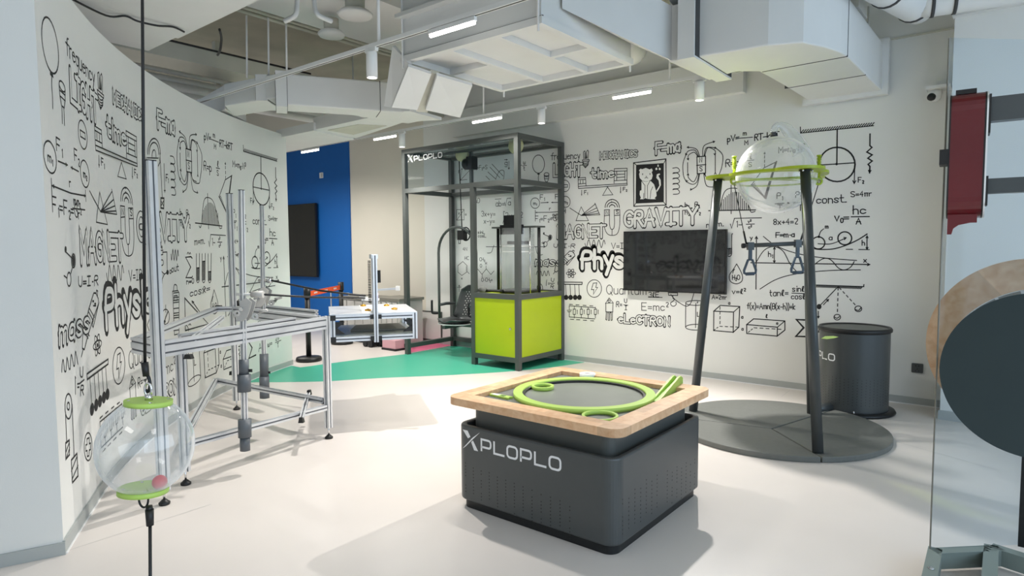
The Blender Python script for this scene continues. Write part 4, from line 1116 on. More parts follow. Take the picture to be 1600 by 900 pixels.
# square air unit with a coffered underside
UX0, UX1, UY0, UY1, UZ = -3.99, -2.565, 3.515, 4.80, 3.0
un = thing('square_air_unit', ((UX0+UX1)/2,(UY0+UY1)/2,UZ), 'big square white air unit with a coffered underside hanging in the middle', 'air unit')
MB().box((UX0+.02,UY0+.02,UZ+.05),(UX1-.02,UY1-.02,3.62)).build('housing', M_duct, un)
def bx(name, a, b, m=M_duct): return MB().box(a, b).build(name, m, un)
fw = .055
bx('frame_bar',(UX0,UY0,UZ),(UX1,UY0+fw,UZ+.05)); bx('frame_bar',(UX0,UY1-fw,UZ),(UX1,UY1,UZ+.05))
bx('frame_bar',(UX0,UY0+fw,UZ),(UX0+fw,UY1-fw,UZ+.05)); bx('frame_bar',(UX1-fw,UY0+fw,UZ),(UX1,UY1-fw,UZ+.05))
xa, xb = UX0+.36*(UX1-UX0), UX0+.70*(UX1-UX0); ym = (UY0+UY1)/2
bx('coffer_bar',(xa-.022,UY0+fw,UZ+.002),(xa+.022,UY1-fw,UZ+.05)); bx('coffer_bar',(xb-.022,UY0+fw,UZ+.002),(xb+.022,UY1-fw,UZ+.05))
bx('coffer_bar',(UX0+fw,ym-.1-.022,UZ+.002),(xa-.022,ym-.1+.022,UZ+.05)); bx('coffer_bar',(xb+.022,ym+.05-.022,UZ+.002),(UX1-fw,ym+.05+.022,UZ+.05))
for x in (UX0+.03, UX1-.03):
    for y in (UY0+.0, UY1-.0):
        MB().tube((x,y,UZ-.05),(x,y,4.25), .009, .009, 8).build('hanger_rod', M_duct, un)
MB().box((UX0+.0,UY0+.012,UZ+.05),(UX1,UY0+.02,UZ+.058)).build('edge_seam', M_seam, un)
bx('upper_ledge',(UX0+.0,UY0-.05,3.34),(UX1+.0,UY0+.02,3.37))
# generic insulated duct from a plan outline
def duct(name, poly, z0, z1, label, seams=()):
    c = sum((Vector((x,y,0)) for x, y in poly), Vector())/len(poly)
    t = thing(name, (c.x,c.y,z0), label, 'duct')
    o = MB().prism(poly, z0, z1, XYZ).build('duct_shell', M_duct, t)
    bv = o.modifiers.new('bevel','BEVEL'); bv.width = .012; bv.segments = 2; bv.limit_method = 'ANGLE'; bv.angle_limit = radians(60)
    for (ax_, ay_), (bx_, by_), wdt in seams:
        a, b = V3(ax_,ay_,(z0+z1)/2), V3(bx_,by_,(z0+z1)/2)
        MB().beam(a, b, wdt, z1-z0+.03).build('joint_band', M_duct, t)
        dd = (b-a).normalized(); nn2 = Vector((-dd.y, dd.x, 0))
        for s_ in (-1, 1):
            MB().beam(a+nn2*s_*(wdt/2+.004)-dd*.004, b+nn2*s_*(wdt/2+.004)+dd*.004, .008, z1-z0+.014).build('joint_seam', M_seam, t)
    return t
k_ = .945                                                  # plan scale for an underside at 2.92 m
def P3(px, py, z=2.92):
    q = on_z(px, py, z); return (q.x, q.y)
zr = 2.93
el = [P3(1045,97,zr), P3(1200,71,zr), P3(1255,67,zr), P3(1290,74,zr), P3(1314,82,zr), P3(1326,89,zr)]
el += [(P3(1374,137,zr)[0], 6.85), (P3(1250,149,zr)[0]+.0, 6.85), P3(1222,132,zr), P3(1186,112,zr), P3(1150,112,zr), P3(1108,126,zr)]
dR = duct('insulated_elbow_duct', el, zr, 3.36, 'big white insulated duct bending toward the mural wall on the right')
def band(t, p, q, z0, z1, w=.10, ov=.02):
    a, b = Vector((*p,(z0+z1)/2)), Vector((*q,(z0+z1)/2)); dd = (b-a).normalized(); nn2 = Vector((-dd.y,dd.x,0))
    if w > .05: MB().beam(a-dd*ov, b+dd*ov, w, z1-z0+2*ov).build('joint_band', M_duct, t)
    else: w = 0; ov = .002
    for s_ in ((-1, 1) if w else (1,)): MB().beam(a-dd*.004+nn2*s_*(w/2+.002), b+dd*.004+nn2*s_*(w/2+.002), .005, z1-z0+.008).build('joint_seam', M_seam, t)
band(dR, P3(1073,88,zr), P3(1130,122,zr), zr, 3.36, .13)
band(dR, P3(1324,88,zr), P3(1192,112,zr), zr, 3.36, .012, .004)
band(dR, P3(1352,117,zr), P3(1227,138,zr), zr, 3.36, .02, .012)
e0, e1_ = P3(1374,137,zr), P3(1250,149,zr)
MB().box((min(e0[0],e1_[0])-.05,6.80,zr-.04),(max(e0[0],e1_[0])+.05,6.87,3.40)).build('wall_flange', M_duct, dR)
# tapered piece joining the unit to the elbow
t = thing('taper_duct', (-2.4,4.6,3.0), 'tapered white duct piece joining the square air unit and the elbow duct', 'duct')
c = el[0]; c2 = el[-1]
MB().add([(-2.56,3.75,3.16),(-2.56,4.70,3.16),(-2.56,4.70,3.6),(-2.56,3.75,3.6),(c[0]+.02,c[1],zr+.01),(c2[0]+.02,c2[1],zr+.01),(c2[0]+.02,c2[1],3.35),(c[0]+.02,c[1],3.35)],
         [(0,3,2,1),(4,5,6,7),(0,1,5,4),(1,2,6,5),(2,3,7,6),(3,0,4,7)]).build('duct_shell', M_duct, t)
fx = thing('flexible_duct', (-2.5,4.2,3.3), 'wrinkled white flexible duct along the right side of the air unit', 'duct')
MB().sweep(bez([at(850,-14,4.55),at(880,0,4.75),at(915,18,5.0),at(948,42,5.3),at(975,66,5.7),at(990,80,6.0)],8), [.12+.012*sin(i*1.9) for i in range(41)], 14).build('hose', M_duct, fx)
sl = thing('slatted_ceiling_panel', (-2.2,4.4,3.35), 'white flat panel above the taper duct near the top edge', 'panel')
MB().prism([P3(905,-6,3.4),P3(978,33,3.4),P3(1030,14,3.4),P3(985,-14,3.4)], 3.66, 3.69, XYZ).build('panel', M_duct, sl)
MB().prism([P3(1030,-16,3.42),P3(1062,20,3.42),P3(1150,2,3.42),P3(1130,-22,3.42)], 3.42, 3.6, XYZ).build('panel', M_duct, sl)
# left duct run
zl = 2.86
A1, A2 = P3(436,163,zl), P3(632,176,zl)
av = Vector((A2[0]-A1[0],A2[1]-A1[1],0)).normalized(); an = Vector((-av.y,av.x,0))
if an.x > 0: an = -an
w_ = .30
pl_ = [A1, A2, (A2[0]+an.x*w_,A2[1]+an.y*w_), (A1[0]+an.x*w_,A1[1]+an.y*w_)]
dL = duct('left_duct', pl_, zl, zl+.29, 'white rectangular duct crossing beyond the near track on the left')
for f_, w2 in ((.02,.10),(.80,.03)):
    a = Vector((*A1,0))+av*f_*(Vector((*A2,0))-Vector((*A1,0))).length; b = a+an*w_
    band(dL, (a.x,a.y), (b.x,b.y), zl, zl+.29, w2, .02)
E1, E2 = P3(352,178,zl), P3(432,165,zl)
ev = Vector((E2[0]-E1[0],E2[1]-E1[1],0)).normalized(); en = Vector((-ev.y,ev.x,0))
dE = duct('left_elbow_duct', [E1, E2, (E2[0]-.26,E2[1]+.34), (E1[0]-.42,E1[1]+.30)], zl+.075, zl+.30, 'white duct elbow with dark joint lines above the curved wall')
a, b = Vector((*P3(410,168,zl),0)), Vector((*P3(410,168,zl),0))+Vector((-.28,.32,0))
band(dE, (a.x,a.y), (b.x,b.y), zl+.075, zl+.30, .11, .012)
dX = duct('far_left_duct', [P3(300,196,2.95), P3(352,170,2.95), (P3(352,170,2.95)[0]-.5,P3(352,170,2.95)[1]+.5), (P3(300,196,2.95)[0]-.5,P3(300,196,2.95)[1]+.5)], 2.95, 3.2, 'white duct end tucked behind the top of the curved wall')
# sloped duct from the unit down to the left duct
sp = thing('sloped_duct', (-4.4,4.2,2.9), 'white sloped duct panels leaning from the air unit down to the left duct', 'duct')
def quad3(name, pts, th=.03, m=M_duct):
    a, b, c, d = [Vector(q) for q in pts]; n_ = (b-a).cross(d-a).normalized()*th
    if n_.z < 0: n_ = -n_
    return MB().add([a,b,c,d,a+n_,b+n_,c+n_,d+n_], [(0,1,2,3),(7,6,5,4),(0,4,5,1),(1,5,6,2),(2,6,7,3),(3,7,4,0)]).build(name, m, sp)
du, dl_ = 5.05, 5.45
quad3('slope_panel', [at(638,104,du),at(674,116,du+.12),at(652,172,dl_+.12),at(612,168,dl_)])
quad3('slope_panel', [at(683,118,du+.14),at(738,134,du+.36),at(719,184,dl_+.42),at(665,172,dl_+.16)])
quad3('slope_gap', [at(672,113,du+.2),at(686,116,du+.22),at(668,176,dl_+.26),at(650,174,dl_+.22)], .03, M_ceil)
quad3('slope_side', [at(613,72,du+.1),at(640,100,du+.02),at(613,168,dl_),at(600,166,dl_+.05)])
# diffuser box under the left duct
zd = 2.90
df = thing('air_diffuser', (*P3(555,200,zd),zd), 'low white diffuser box with a flat grille beneath the left duct', 'diffuser')
pd = [P3(490,203,zd), P3(556,216,zd), P3(640,188,zd), P3(580,183,zd)]
MB().prism(pd, zd, zd+.14, XYZ).build('box', M_duct, df)
pg = [P3(512,203,zd), P3(552,210,zd), P3(604,196,zd), P3(560,194,zd)]
MB().prism(pg, zd-.006, zd, XYZ).build('grille', M_ceil, df)
zp = 2.88
pf_ = thing('flat_duct_panel', (*P3(480,222,zp),zp), 'flat white duct panel above the blue wall', 'duct')
MB().prism([P3(432,216,zp), P3(490,204,zp), P3(553,218,zp), P3(507,226,zp), P3(446,238,zp), P3(432,236,zp)], zp, zp+.10, XYZ).build('duct_shell', M_duct, pf_)
st = thing('stepped_duct', (*P3(600,186,2.88),2.88), 'white stepped duct underside left of the swing frame', 'duct')
for k, (s0, s1) in enumerate((((500,170),(512,176)),((508,176),(500,187)))): pass
for k in range(3):
    y = 6*k
    MB().prism([P3(540+10*k,176+y*.9,2.88+.0*k), P3(618+10*k,190+y*.6,2.88), P3(690-14*k,186+y*.5,2.88), P3(640,172+y*.6,2.88)], 2.87+.02*k, 2.90+.03*k, XYZ).build('step', M_duct, st)
# right-hand pipes over the pier
def pipe(name, pts, r, label, m=M_duct, bands=()):
    t = thing(name, pts[0], label, 'pipe')
    MB().sweep(pts, r, 20).build('pipe', m, t)
    for f_ in bands:
        i = int(f_*(len(pts)-1)); a, b = Vector(pts[i]), Vector(pts[min(i+1,len(pts)-1)]); d_ = (b-a).normalized()
        MB().tube(a-d_*.012, a+d_*.012, r*1.06, r*1.06, 20).build('pipe_band', M_seam, t)
    return t
zz = 3.42
def lin(a, b, n=12): return [Vector(a).lerp(Vector(b), i/n) for i in range(n+1)]
pipe('insulated_pipe', lin(on_z(1330,-50,zz), on_z(1436,12,zz)), .13, 'thick white insulated pipe running toward the right pier', bands=(.5,.92))
pipe('insulated_pipe', lin(on_z(1440,4,zz), on_z(1660,-30,zz)), .12, 'white insulated pipe running across above the right pier', bands=(.12,.3))
for px, nm in ((1522,'left'),(1578,'right')):
    pipe('pipe_stub', lin(on_z(px,38,3.45), on_z(px,-4,3.45), 4), .075, 'short white pipe stub above the pier, the %s one of two' % nm)
t = thing('ceiling_bracket_duct', on_z(1340,0,3.45), 'small white duct end with dark tape beside the elbow duct', 'duct')
q = on_z(1335,8,3.45); MB().box((q.x-.25,q.y-.1,3.40),(q.x+.05,q.y+.25,3.55)).build('duct_shell', M_duct, t)
MB().tube(on_y(1357,10,6.3), on_y(1356,125,6.3), .008, .008, 8).build('hanger_rod', M_duct, dR)
# conduits, hangers and the round ceiling plates over the hall
for i, (x, z) in enumerate(((-6.62,4.05),(-6.50,4.05),(-6.2,4.12))):
    tag(MB().tube((x,2.2,z),(x,6.8,z), .022, .022, 10).build('ceiling_conduit', M_ceil), 'thin conduit under the dark slab, %s of three' % ('first from the left','second from the left','rightmost')[i], 'conduit', 'conduits under the slab')
for i, (px, py, rr_) in enumerate(((250,97,.028),(250,109,.028),(262,124,.05),(280,138,.07),(290,151,.06))):
    z = on_x(px, py, -8.3).z
    tag(MB().tube((-8.3,.6,z),(-8.3,6.4,z), rr_, rr_, 12).build('wall_conduit', M_duct), 'pale conduit above the curved wall, %s of five' % ('highest','second highest','middle','second lowest','lowest')[i], 'conduit', 'conduits above the curved wall')
for i, y in enumerate((2.0,3.1,4.2)):
    tag(MB().box((-8.5,y,3.0),(-8.42,y+.06,4.25)).build('conduit_hanger', M_ceil), 'flat hanger strut behind the pale conduits, %s of three' % ('nearest','middle','farthest')[i], 'strut', 'struts behind the conduits')
c3 = thing('black_cable', (-6.86,3.0,3.6), 'black cable along the edge of the dark beam', 'cable')
MB().sweep([(-6.86,2.45,3.63),(-6.86,4.6,3.63)], .012, 6).build('cable', M_black, c3)
MB().sweep(bez([at(343,46,5.3),at(346,60,5.5),at(344,78,5.8),at(340,86,6.3)],6), .011, 6).build('cable', M_black, c3)
for i, (px, y0, y1, dep) in enumerate(((385,24,122,6.2),(419,28,122,6.1),(447,38,112,6.0))):
    tag(MB().tube(at(px,y0,dep), at(px+1,y1,dep), .009, .009, 8).build('hanger_rod', M_white), ('left','middle','right')[i]+' white hanger rod of the three above the left duct', 'rod', 'hanger rods above the left duct')
def plate(px, py, z, r, label):
    q = on_z(px, py, z)
    t = thing('ceiling_speaker', q, label, 'ceiling speaker', 'round ceiling plates')
    MB().lathe((q.x,q.y,z), [(0,0),(r*.9,0),(r,.02),(r*.8,.05),(0,.05)], 36).build('cover', M_duct, t)
    MB().tube((q.x,q.y,z+.05),(q.x,q.y,z+.17), r*.55, r*.55, 20).build('can', M_ceil, t)
plate(555,26,3.66,.165,'larger round white ceiling plate below the beam'); plate(518,57,3.62,.135,'smaller round white ceiling plate with a can above it')
for i, px in enumerate((467,492)):
    tag(MB().sweep(bez([at(px-2,-8,5.0),at(px-3,10,5.0),at(px-6,24,5.0),at(px-22,33,5.05)] if i == 0 else [at(px-2,-8,5.0),at(px,12,5.0),at(px+6,24,5.0),at(px+26,33,5.1)],6), .02, 8).build('bent_conduit', M_duct), ('left' if i == 0 else 'right')+' bent white conduit at the top edge beside the round plates', 'conduit', 'bent conduits')
#tag(MB().tube(at(592,-6,4.9), at(592.5,62,4.9), .016, .016, 10).build('drop_rod', M_white), 'white drop rod above the near track beside the round plate', 'rod')
fl = thing('black_roof_cable', at(200,15,4.0), 'black cable sagging under the soffit at the top left', 'cable')
MB().sweep(bez([on_z(100,-8,3.19),on_z(165,24,3.17),on_z(196,25,3.19),on_z(215,33,3.17),on_z(245,40,3.17),on_z(270,42,3.19),on_z(288,50,3.18)],6), .008, 6).build('cable', M_black, fl)
# ================================================================== printed science doodles on the back wall and the curved wall
GL = {'A':'0d3l6d|1g5g','B':'0d0l4l5k5i4h0h|4h5g5e4d0d','C':'5k4l2l0j0f2d4d5e','D':'0d0l3l5j5f3d0d','E':'5l0l0d5d|0h4h','F':'5l0l0d|0h4h',
'G':'5k4l2l0j0f2d4d5e5h3h','H':'0d0l|5d5l|0h5h','I':'0l4l|2l2d|0d4d','K':'0d0l|5l0g5d','L':'0l0d5d','M':'0d0l3g6l6d','N':'0d0l5d5l','O':'2d0f0j2l4l6j6f4d2d',
'P':'0d0l4l5k5i4h0h','Q':'2d0f0j2l4l6j6f4d2d|4f6c','R':'0d0l4l5k5i4h0h|2h5d','S':'5k4l1l0k0i5g5e4d1d0e','T':'0l6l|3l3d','U':'0l0f2d4d5f5l','V':'0l3d6l','Y':'0l3h6l|3h3d',
'a':'4h3i1i0g0e1d3d4e|4i4d','b':'0l0d|0h2i4h4e2d0e','c':'4h2i0h0e2d4e','d':'4l4d|4h2i0g0e2d4e','e':'0g4g4h2i0h0e2d4e','f':'4l3l2k2d|0i4i','g':'4i4b2a0b|4h2i0h0e2d4e',
'h':'0l0d|0h2i4h4d','i':'1i1d|1k1l','j':'2i2b0a','k':'0l0d|4i0f4d','l':'1d0f1k2l3k1f2d3d','m':'0i0d|0h1i2i3h3d|3h4i5i6h6d','n':'0i0d|0h2i4h4d','o':'1d0e0h1i3i4h4e3d1d',
'p':'0i0a|0h2i4h4e2d0e','q':'4i4a|4h2i0h0e2d4e','r':'0i0d|0h2i3i','s':'4h3i1i0h1g3f4e3d1d0e','t':'1l1e2d3d|0i3i','u':'0i0e1d3d4e|4i4d','v':'0i2d4i','w':'0i0e1d2e2h|2e3d4e4i',
'x':'0i4d|4i0d','y':'0i2e|4i1a','1':'1k2l2d','2':'0k1l3l4k4i0d4d','3':'0k1l3l4k4i3h2h|3h4g4e3d1d0e','4':'3d3l0g4g','5':'4l0l0h3i4g4e3d0d','8':'2h0i0k2l4k4i0g0e2d4e4g2h','0':'1d0f0j1l3l4j4f3d1d',
'=':'0f4f|0h4h','+':'0g4g|2e2i','-':'0g4g','.':'0d1d','*':'1g2g','(':'2m0j0e2b',')':'0m2j2e0b','p1':'','~':'0i5i|1i1d|4i4d','/':'0d4l',':':'1e1f|1h1i'}
CURVY = set('BCDGOPQRSUabcdefghlmnopqrstuyw235680()')
def chaikin(p, it=2):
    for _ in range(it):
        q = [p[0]]
        for a, b in zip(p, p[1:]):
            q += [(a[0]*.75+b[0]*.25, a[1]*.75+b[1]*.25), (a[0]*.25+b[0]*.75, a[1]*.25+b[1]*.75)]
        p = q+[p[-1]]
    return p
def text(s, x, y, h, slope=0.0, adv=1.0, skew=0.0):
    """single-stroke hand lettering; x, y baseline start in picture units (y down), h cap height; ^ and _ toggle small raised / lowered signs"""
    out = []; cx = 0.0; mode = None
    for ch in s:
        if ch in '^_': mode = None if mode == ch else ch; continue
        if ch == ' ': cx += h*.45*adv; continue
        g = GL.get(ch)
        k = h/8*(.6 if mode else 1); dy = h*.5 if mode == '^' else (-h*.25 if mode == '_' else 0); mx = 0
        for pl in g.split('|'):
            pts = [(int(pl[i]), ord(pl[i+1])-100) for i in range(0, len(pl), 2)]
            mx = max(mx, max(p[0] for p in pts))
            if ch in CURVY and len(pts) > 2: pts = chaikin(pts)
            out.append([(x+cx+(px_*k*adv)+skew*(py_*k+dy), y-(py_*k+dy)+slope*(cx+px_*k*adv)) for px_, py_ in pts])
        cx += (mx+1.7)*k*adv
    return out
def CV(ox, oy, s): return lambda x, y: (ox+x/s, oy+y/s)
B7, Z1, Z2, Z3, Z4, Z5, Z6, Z7, Z8 = CV(860,180,2.3685), CV(690,190,5), CV(860,180,6), CV(860,320,4.74), CV(980,190,5), CV(950,440,5.333), CV(1120,180,5), CV(1120,350,4.74), CV(690,350,5.295)
LA, LB, LC, LD, LE, LF = CV(60,20,4.5), CV(60,200,4.5), CV(60,380,4.5), CV(60,560,4.5), CV(220,180,4.5), CV(220,360,4.09)
CSX = [2.83363, 1.13951, 0.02219, -0.03039, -0.00075, 0.02272, 0.00983, -0.00042]
CSZ = [1.53143, 0.00831, 1.12271, 0.0004, 0.00058, -0.00256, -0.00117, -0.00408]
def warp(x, z):
    x += 3; z -= 1.7; t = (1,x,z,x*x,x*z,z*z,x**3,x*x*z)
    return sum(a*b for a, b in zip(CSX,t)), sum(a*b for a, b in zip(CSZ,t))
def unwarp(s, zz):
    x, z = (s-2.83263)/1.125-3, (zz-1.53109)/1.124+1.7
    for _ in range(4):
        a, b = warp(x, z); x += (s-a)/1.125; z += (zz-b)/1.124
    return x, z
def px_back(px, py): p = on_y(px, py, YB); return p.x, p.z
def px_left(px, py):
    d = ray(px, py); ax_, ay_ = d.x, d.y
    a = ax_*ax_+ay_*ay_; b = -2*(ax_*CCX+ay_*CCY); rr = CRR
    for _ in range(12):
        c = CCX*CCX+CCY*CCY-rr*rr
        t = (-b+sqrt(max(b*b-4*a*c, 0)))/(2*a); an_ = atan2(ay_*t-CCY, ax_*t-CCX)
        s = ((A0-an_+pi) % (2*pi)-pi)*CRR; rr = CRR+curve_adj(s)
    return max(s, .012), CAMH+d.z*t
def surf_back(x, z, o): return Vector((x, YB-o, z))
def surf_left(s, z, o): return arc(max(s, .004), o, z)
LWID = .009
def ribbon(mb, pts, w, fn, off, lift=False):
    # lift: every face of a white overlay lies a hair above the one before, so that no two are coplanar
    P = [Vector(p) for p in pts]; Q = [P[0]]
    for p in P[1:]:
        if (p-Q[-1]).length > 1e-4: Q.append(p)
    if len(Q) < 2: Q = [Q[0]-Vector((w/2,0)), Q[0]+Vector((w/2,0))]
    n = len(Q); closed = (Q[0]-Q[-1]).length < 2e-3 and n > 3
    if closed: Q = Q[:-1]; n -= 1
    else:
        d0 = (Q[0]-Q[1]).normalized()*w*.35; d1 = (Q[-1]-Q[-2]).normalized()*w*.35; Q[0] = Q[0]+d0; Q[-1] = Q[-1]+d1
    L_ = []
    for i in range(n):
        a = Q[i-1] if (closed or i > 0) else None; b = Q[(i+1) % n] if (closed or i < n-1) else None
        d1 = (Q[i]-a).normalized() if a is not None else (b-Q[i]).normalized(); d2 = (b-Q[i]).normalized() if b is not None else d1
        m_ = d1+d2
        m_ = m_.normalized() if m_.length > .2 else Vector((-d1.y, d1.x))
        nn_ = Vector((-m_.y, m_.x)); k = w/2/max(.55, abs(nn_.dot(Vector((-d1.y, d1.x)))))
        L_.append((Q[i]+nn_*k, Q[i]-nn_*k))
    st = 5e-6 if lift else 0.0
    for i in range(n if closed else n-1):
        j = (i+1) % n; o_ = off+st*len(mb.f)
        mb.add([fn(p.x, p.y, o_) for p in (L_[i][0], L_[j][0], L_[j][1], L_[i][1])], [(0,1,2,3)])
    if w > .009:      # round ends and corners
        for i in range(n):
            if 0 < i < n-1 or closed:
                u_, v_ = Q[i]-Q[i-1], Q[(i+1) % n]-Q[i]
                if u_.length < 1e-6 or v_.length < 1e-6 or u_.normalized().dot(v_.normalized()) > .86: continue
            q = Q[i]; o_ = off+(st*len(mb.f) if lift else .00005)
            mb.add([fn(q.x+w/2*cos(k*pi/6), q.y+w/2*sin(k*pi/6), o_) for k in range(12)], [tuple(range(12))])
def fill(mb, pts, fn, off):
    P = [Vector((p[0], p[1], 0)) for p in pts]
    mb.add([fn(p[0], p[1], off) for p in pts], [tuple(t) for t in geometry.tessellate_polygon([P])])
ITEMS = []
def item(name, cv, prims, where='BL', w=1.0):
    ITEMS.append((name, cv, prims, where, w))
# primitive makers, all in the units of a picture crop
def l(*p): return ('l', [(p[i], p[i+1]) for i in range(0, len(p), 2)], 1)
def lw(k, *p): return ('l', [(p[i], p[i+1]) for i in range(0, len(p), 2)], k)
def c(*p): q = [(p[i], p[i+1]) for i in range(0, len(p), 2)]; return ('l', [(v.x, v.y) for v in bez([(a, b, 0) for a, b in q], 6)], 1)
def el(x, y, rx, ry=None, a0=0, a1=360, k=1, n=28):
    ry = rx if ry is None else ry
    return ('l', [(x+rx*cos(radians(a0+(a1-a0)*i/n)), y-ry*sin(radians(a0+(a1-a0)*i/n))) for i in range(n+1)], k)
def dot(x, y, rx, ry=None): ry = rx if ry is None else ry; return ('f', [(x+rx*cos(2*pi*i/16), y+ry*sin(2*pi*i/16)) for i in range(16)], 0)
def fl(*p): return ('f', [(p[i], p[i+1]) for i in range(0, len(p), 2)], 0)
def wf(*p): return ('w', [(p[i], p[i+1]) for i in range(0, len(p), 2)], 0)
def tx(s, x, y, h, slope=0.0, adv=1.0, k=1): return [('l', q, k) for q in text(s, x, y, h, slope, adv)]
def out(s, x, y, h, slope=0.0, adv=1.0, fat=.042, ink=.020): return [('o', q, (x, y, h)) for q in text(s, x, y, h, slope, adv)]
def arr(x0, y0, x1, y1, s=6, solid=False):
    a = atan2(y1-y0, x1-x0); p = [(x1-s*cos(a+e), y1-s*sin(a+e)) for e in (.5,-.5)]
    return [l(x0,y0,x1,y1)]+([('f', [p[0],(x1,y1),p[1]], 0)] if solid else [l(*p[0],x1,y1,*p[1])])
def wave(x0, y0, x1, y1, amp, n):
    L_ = []
    for i in range(n*12+1):
        t = i/(n*12); L_.append((x0+(x1-x0)*t, y0+(y1-y0)*t-amp*sin(2*pi*n*t)))
    return ('l', L_, 1)
def hatch_bar(x0, y0, x1, y1, h, n):
    return [l(x0,y0,x1,y1)]+[l(x0+(x1-x0)*i/n, y0+(y1-y0)*i/n, x0+(x1-x0)*i/n+h*.9, y0+(y1-y0)*i/n-h) for i in range(n)]

# ---- doodles seen on both walls, upper left to lower right
item('balloon_drawing', Z1, [el(757,332,47,71,k=1.1), fl(750,403,764,403,768,414,748,414), c(758,414,756,440,758,470,757,500)])
item('microphone_drawing', Z1, [el(820,412,19,13), l(801,412,803,446,812,470,828,470,836,446,839,412), l(802,430,838,430), l(803,446,837,446), l(814,470,812,520), l(826,470,826,520)])
item('frequency_word', Z2, tx('frequency', 6, 418, 62, -.04, .72, 1.1))
item('light_word', Z2, out('LIGHT', 34, 572, 104, -.05, .62))
item('lamp_bulb_drawing', Z2, [l(312,412,310,345,322,335,326,345,324,405,336,405,340,342,350,328,358,340,354,412), l(322,405,330,352,332,400), l(342,405,346,352,345,400), l(300,420,366,418,364,432,304,434,300,420), l(308,434,306,468,328,494,354,466,358,432), c(308,446,330,452,356,442), c(308,458,330,464,355,455), c(312,470,330,476,350,466), fl(318,482,342,480,330,495)])
item('mechanics_word', Z2, out('MECHANICS', 466, 408, 58, -.06, .80, .034, .020))
item('time_word', Z2, out('time', 388, 588, 78, -.06, 1.1, .038, .020))
item('f_equals_ma', Z4, out('F=ma', 226, 250, 84, -.12, .72, .030, .018))
item('lever_drawing', Z2, [l(262,668,720,640,720,655,264,688,262,668), l(262,665,260,588,330,584,334,660), l(262,606,331,602), l(262,645,333,640), l(282,612,280,640), l(306,610,306,640), l(597,638,600,502,720,498,718,635), l(600,526,720,522), l(600,614,719,608), l(622,526,622,612), l(698,524,698,608), l(622,555,698,552), l(622,584,698,580), l(536,674,490,752,586,746,536,674)]+arr(294,702,293,752,14,True)+arr(659,672,658,730,14,True)+tx('F_1', 318, 738, 32)+tx('F_2', 682, 708, 32))
item('minus_charge_drawing', Z1, [el(964,503,36,45), l(944,494,984,492,985,512,945,514,944,494)])
item('masses_drawing', Z1, [el(731,637,35,41), el(969,627,36,43)]+tx('m_1', 718, 650, 24)+tx('m_2', 956, 640, 24)+arr(776,635,836,631,14,True)+arr(918,631,858,632,14,True)+tx('F_1', 770, 608, 36)+tx('F_2', 888, 604, 36)+arr(850,709,734,710,14,True)+arr(850,709,968,698,14,True)+[l(732,692,732,735), l(968,680,969,715)]+tx('r', 842, 692, 26))
item('gravitation_formula', Z1, tx('F_1_=F_2_=G', 732, 778, 40, -.02, .92)+[l(858,752,958,744)]+tx('m_1_m_2', 868, 740, 26, -.04, .8)+tx('r^2', 900, 778, 30))
item('prism_drawing', Z3, [l(228,15,190,118,282,118,228,15), l(145,24,230,80), l(228,80,332,-5), l(228,80,345,22), l(230,80,354,44), l(232,80,361,62), l(234,80,366,74,330,-12)])
item('horseshoe_magnet_drawing', Z3, [l(400,38,438,36,438,76,400,82,400,38), l(473,38,513,34,515,76,474,80,473,38), c(400,82,400,160,420,212,455,227,495,214,512,160,515,76), c(438,76,438,140,446,175,458,182,470,172,475,140,474,80), l(457,182,456,227)]+tx('N', 412, 70, 26)+tx('S', 488, 66, 26))
item('field_arcs_drawing', Z2, [el(580,862,66,72,0,180,1.2), el(580,862,48,46,5,175,1.2), el(580,862,26,22,10,170,1.2), dot(572,792,6), dot(574,814,6), dot(576,838,6)])
item('magnet_word', Z3, out('MAGNET', 54, 242, 84, -.02, .80, .034, .020))
item('wave_drawing', Z3, [wave(256,286,406,290,-28,4)])
item('v_equals_ir', Z3, tx('V=IR', 452, 325, 42, 0, .95))
item('gravity_word', Z3, out('GRAVITY', 552, 160, 108, -.055, .82, .044, .020))
item('physics_word', Z3, [('o2', q, (.052, .030)) for q in text('Physics', 236, 462, 118, -.0, .92)])
item('atom_drawing', Z3, [el(153,508,35,13), dot(154,509,7)]+[('l', [(153+35*cos(t)*cos(a)-13*sin(t)*sin(a), 508+35*cos(t)*sin(a)+13*sin(t)*cos(a)) for t in [2*pi*i/24 for i in range(25)]], 1) for a in (1.05, -1.05)])
item('newton_cradle_drawing', Z3, [lw(1.3,56,572,236,574,234,590,56,588,56,572)]+[q for k, x in enumerate((82,117,150,184,215)) for q in (l(x-4,590,x,672), dot(x,686,17,19))])
item('lightning_badge_drawing', Z3, [el(325,620,54,65), l(318,580,344,578,336,612,350,612,318,664,322,628,304,628,318,580)])
item('quantum_word', Z3, tx('Quantum', 416, 660, 66, .02, .86))
item('battery_circuit_drawing', Z3, [l(140,748,335,762), l(140,830,330,845), l(140,748,140,775), l(140,795,140,830), l(124,782,158,780), l(128,792,152,791)]+[q for x in (177,229,280,333) for q in (l(x-8,772+x*.01,x+9,772,x+8,812,x-8,812,x-8,772), l(x,752+x*.02,x,772), l(x,812,x,838))]+[q for x in (165,213,265,315) for q in arr(x,738+(x-160)*.07,x-24,737+(x-160)*.07,9,True)]+[q for x in (148,193,243,296) for q in arr(x,848+(x-150)*.07,x+26,849+(x-150)*.07,9,True)]+[q for x in (199,251,302,354) for q in arr(x,808,x,778,9,True)])
item('transistor_drawing', Z3, [l(408,730,435,690,466,726,408,730), el(435,714,8,9), l(411,730,411,792,462,794,464,728), l(414,795,410,850,418,854,422,800,432,800,430,856,438,856,440,800,450,798,450,856,458,854,460,796)])
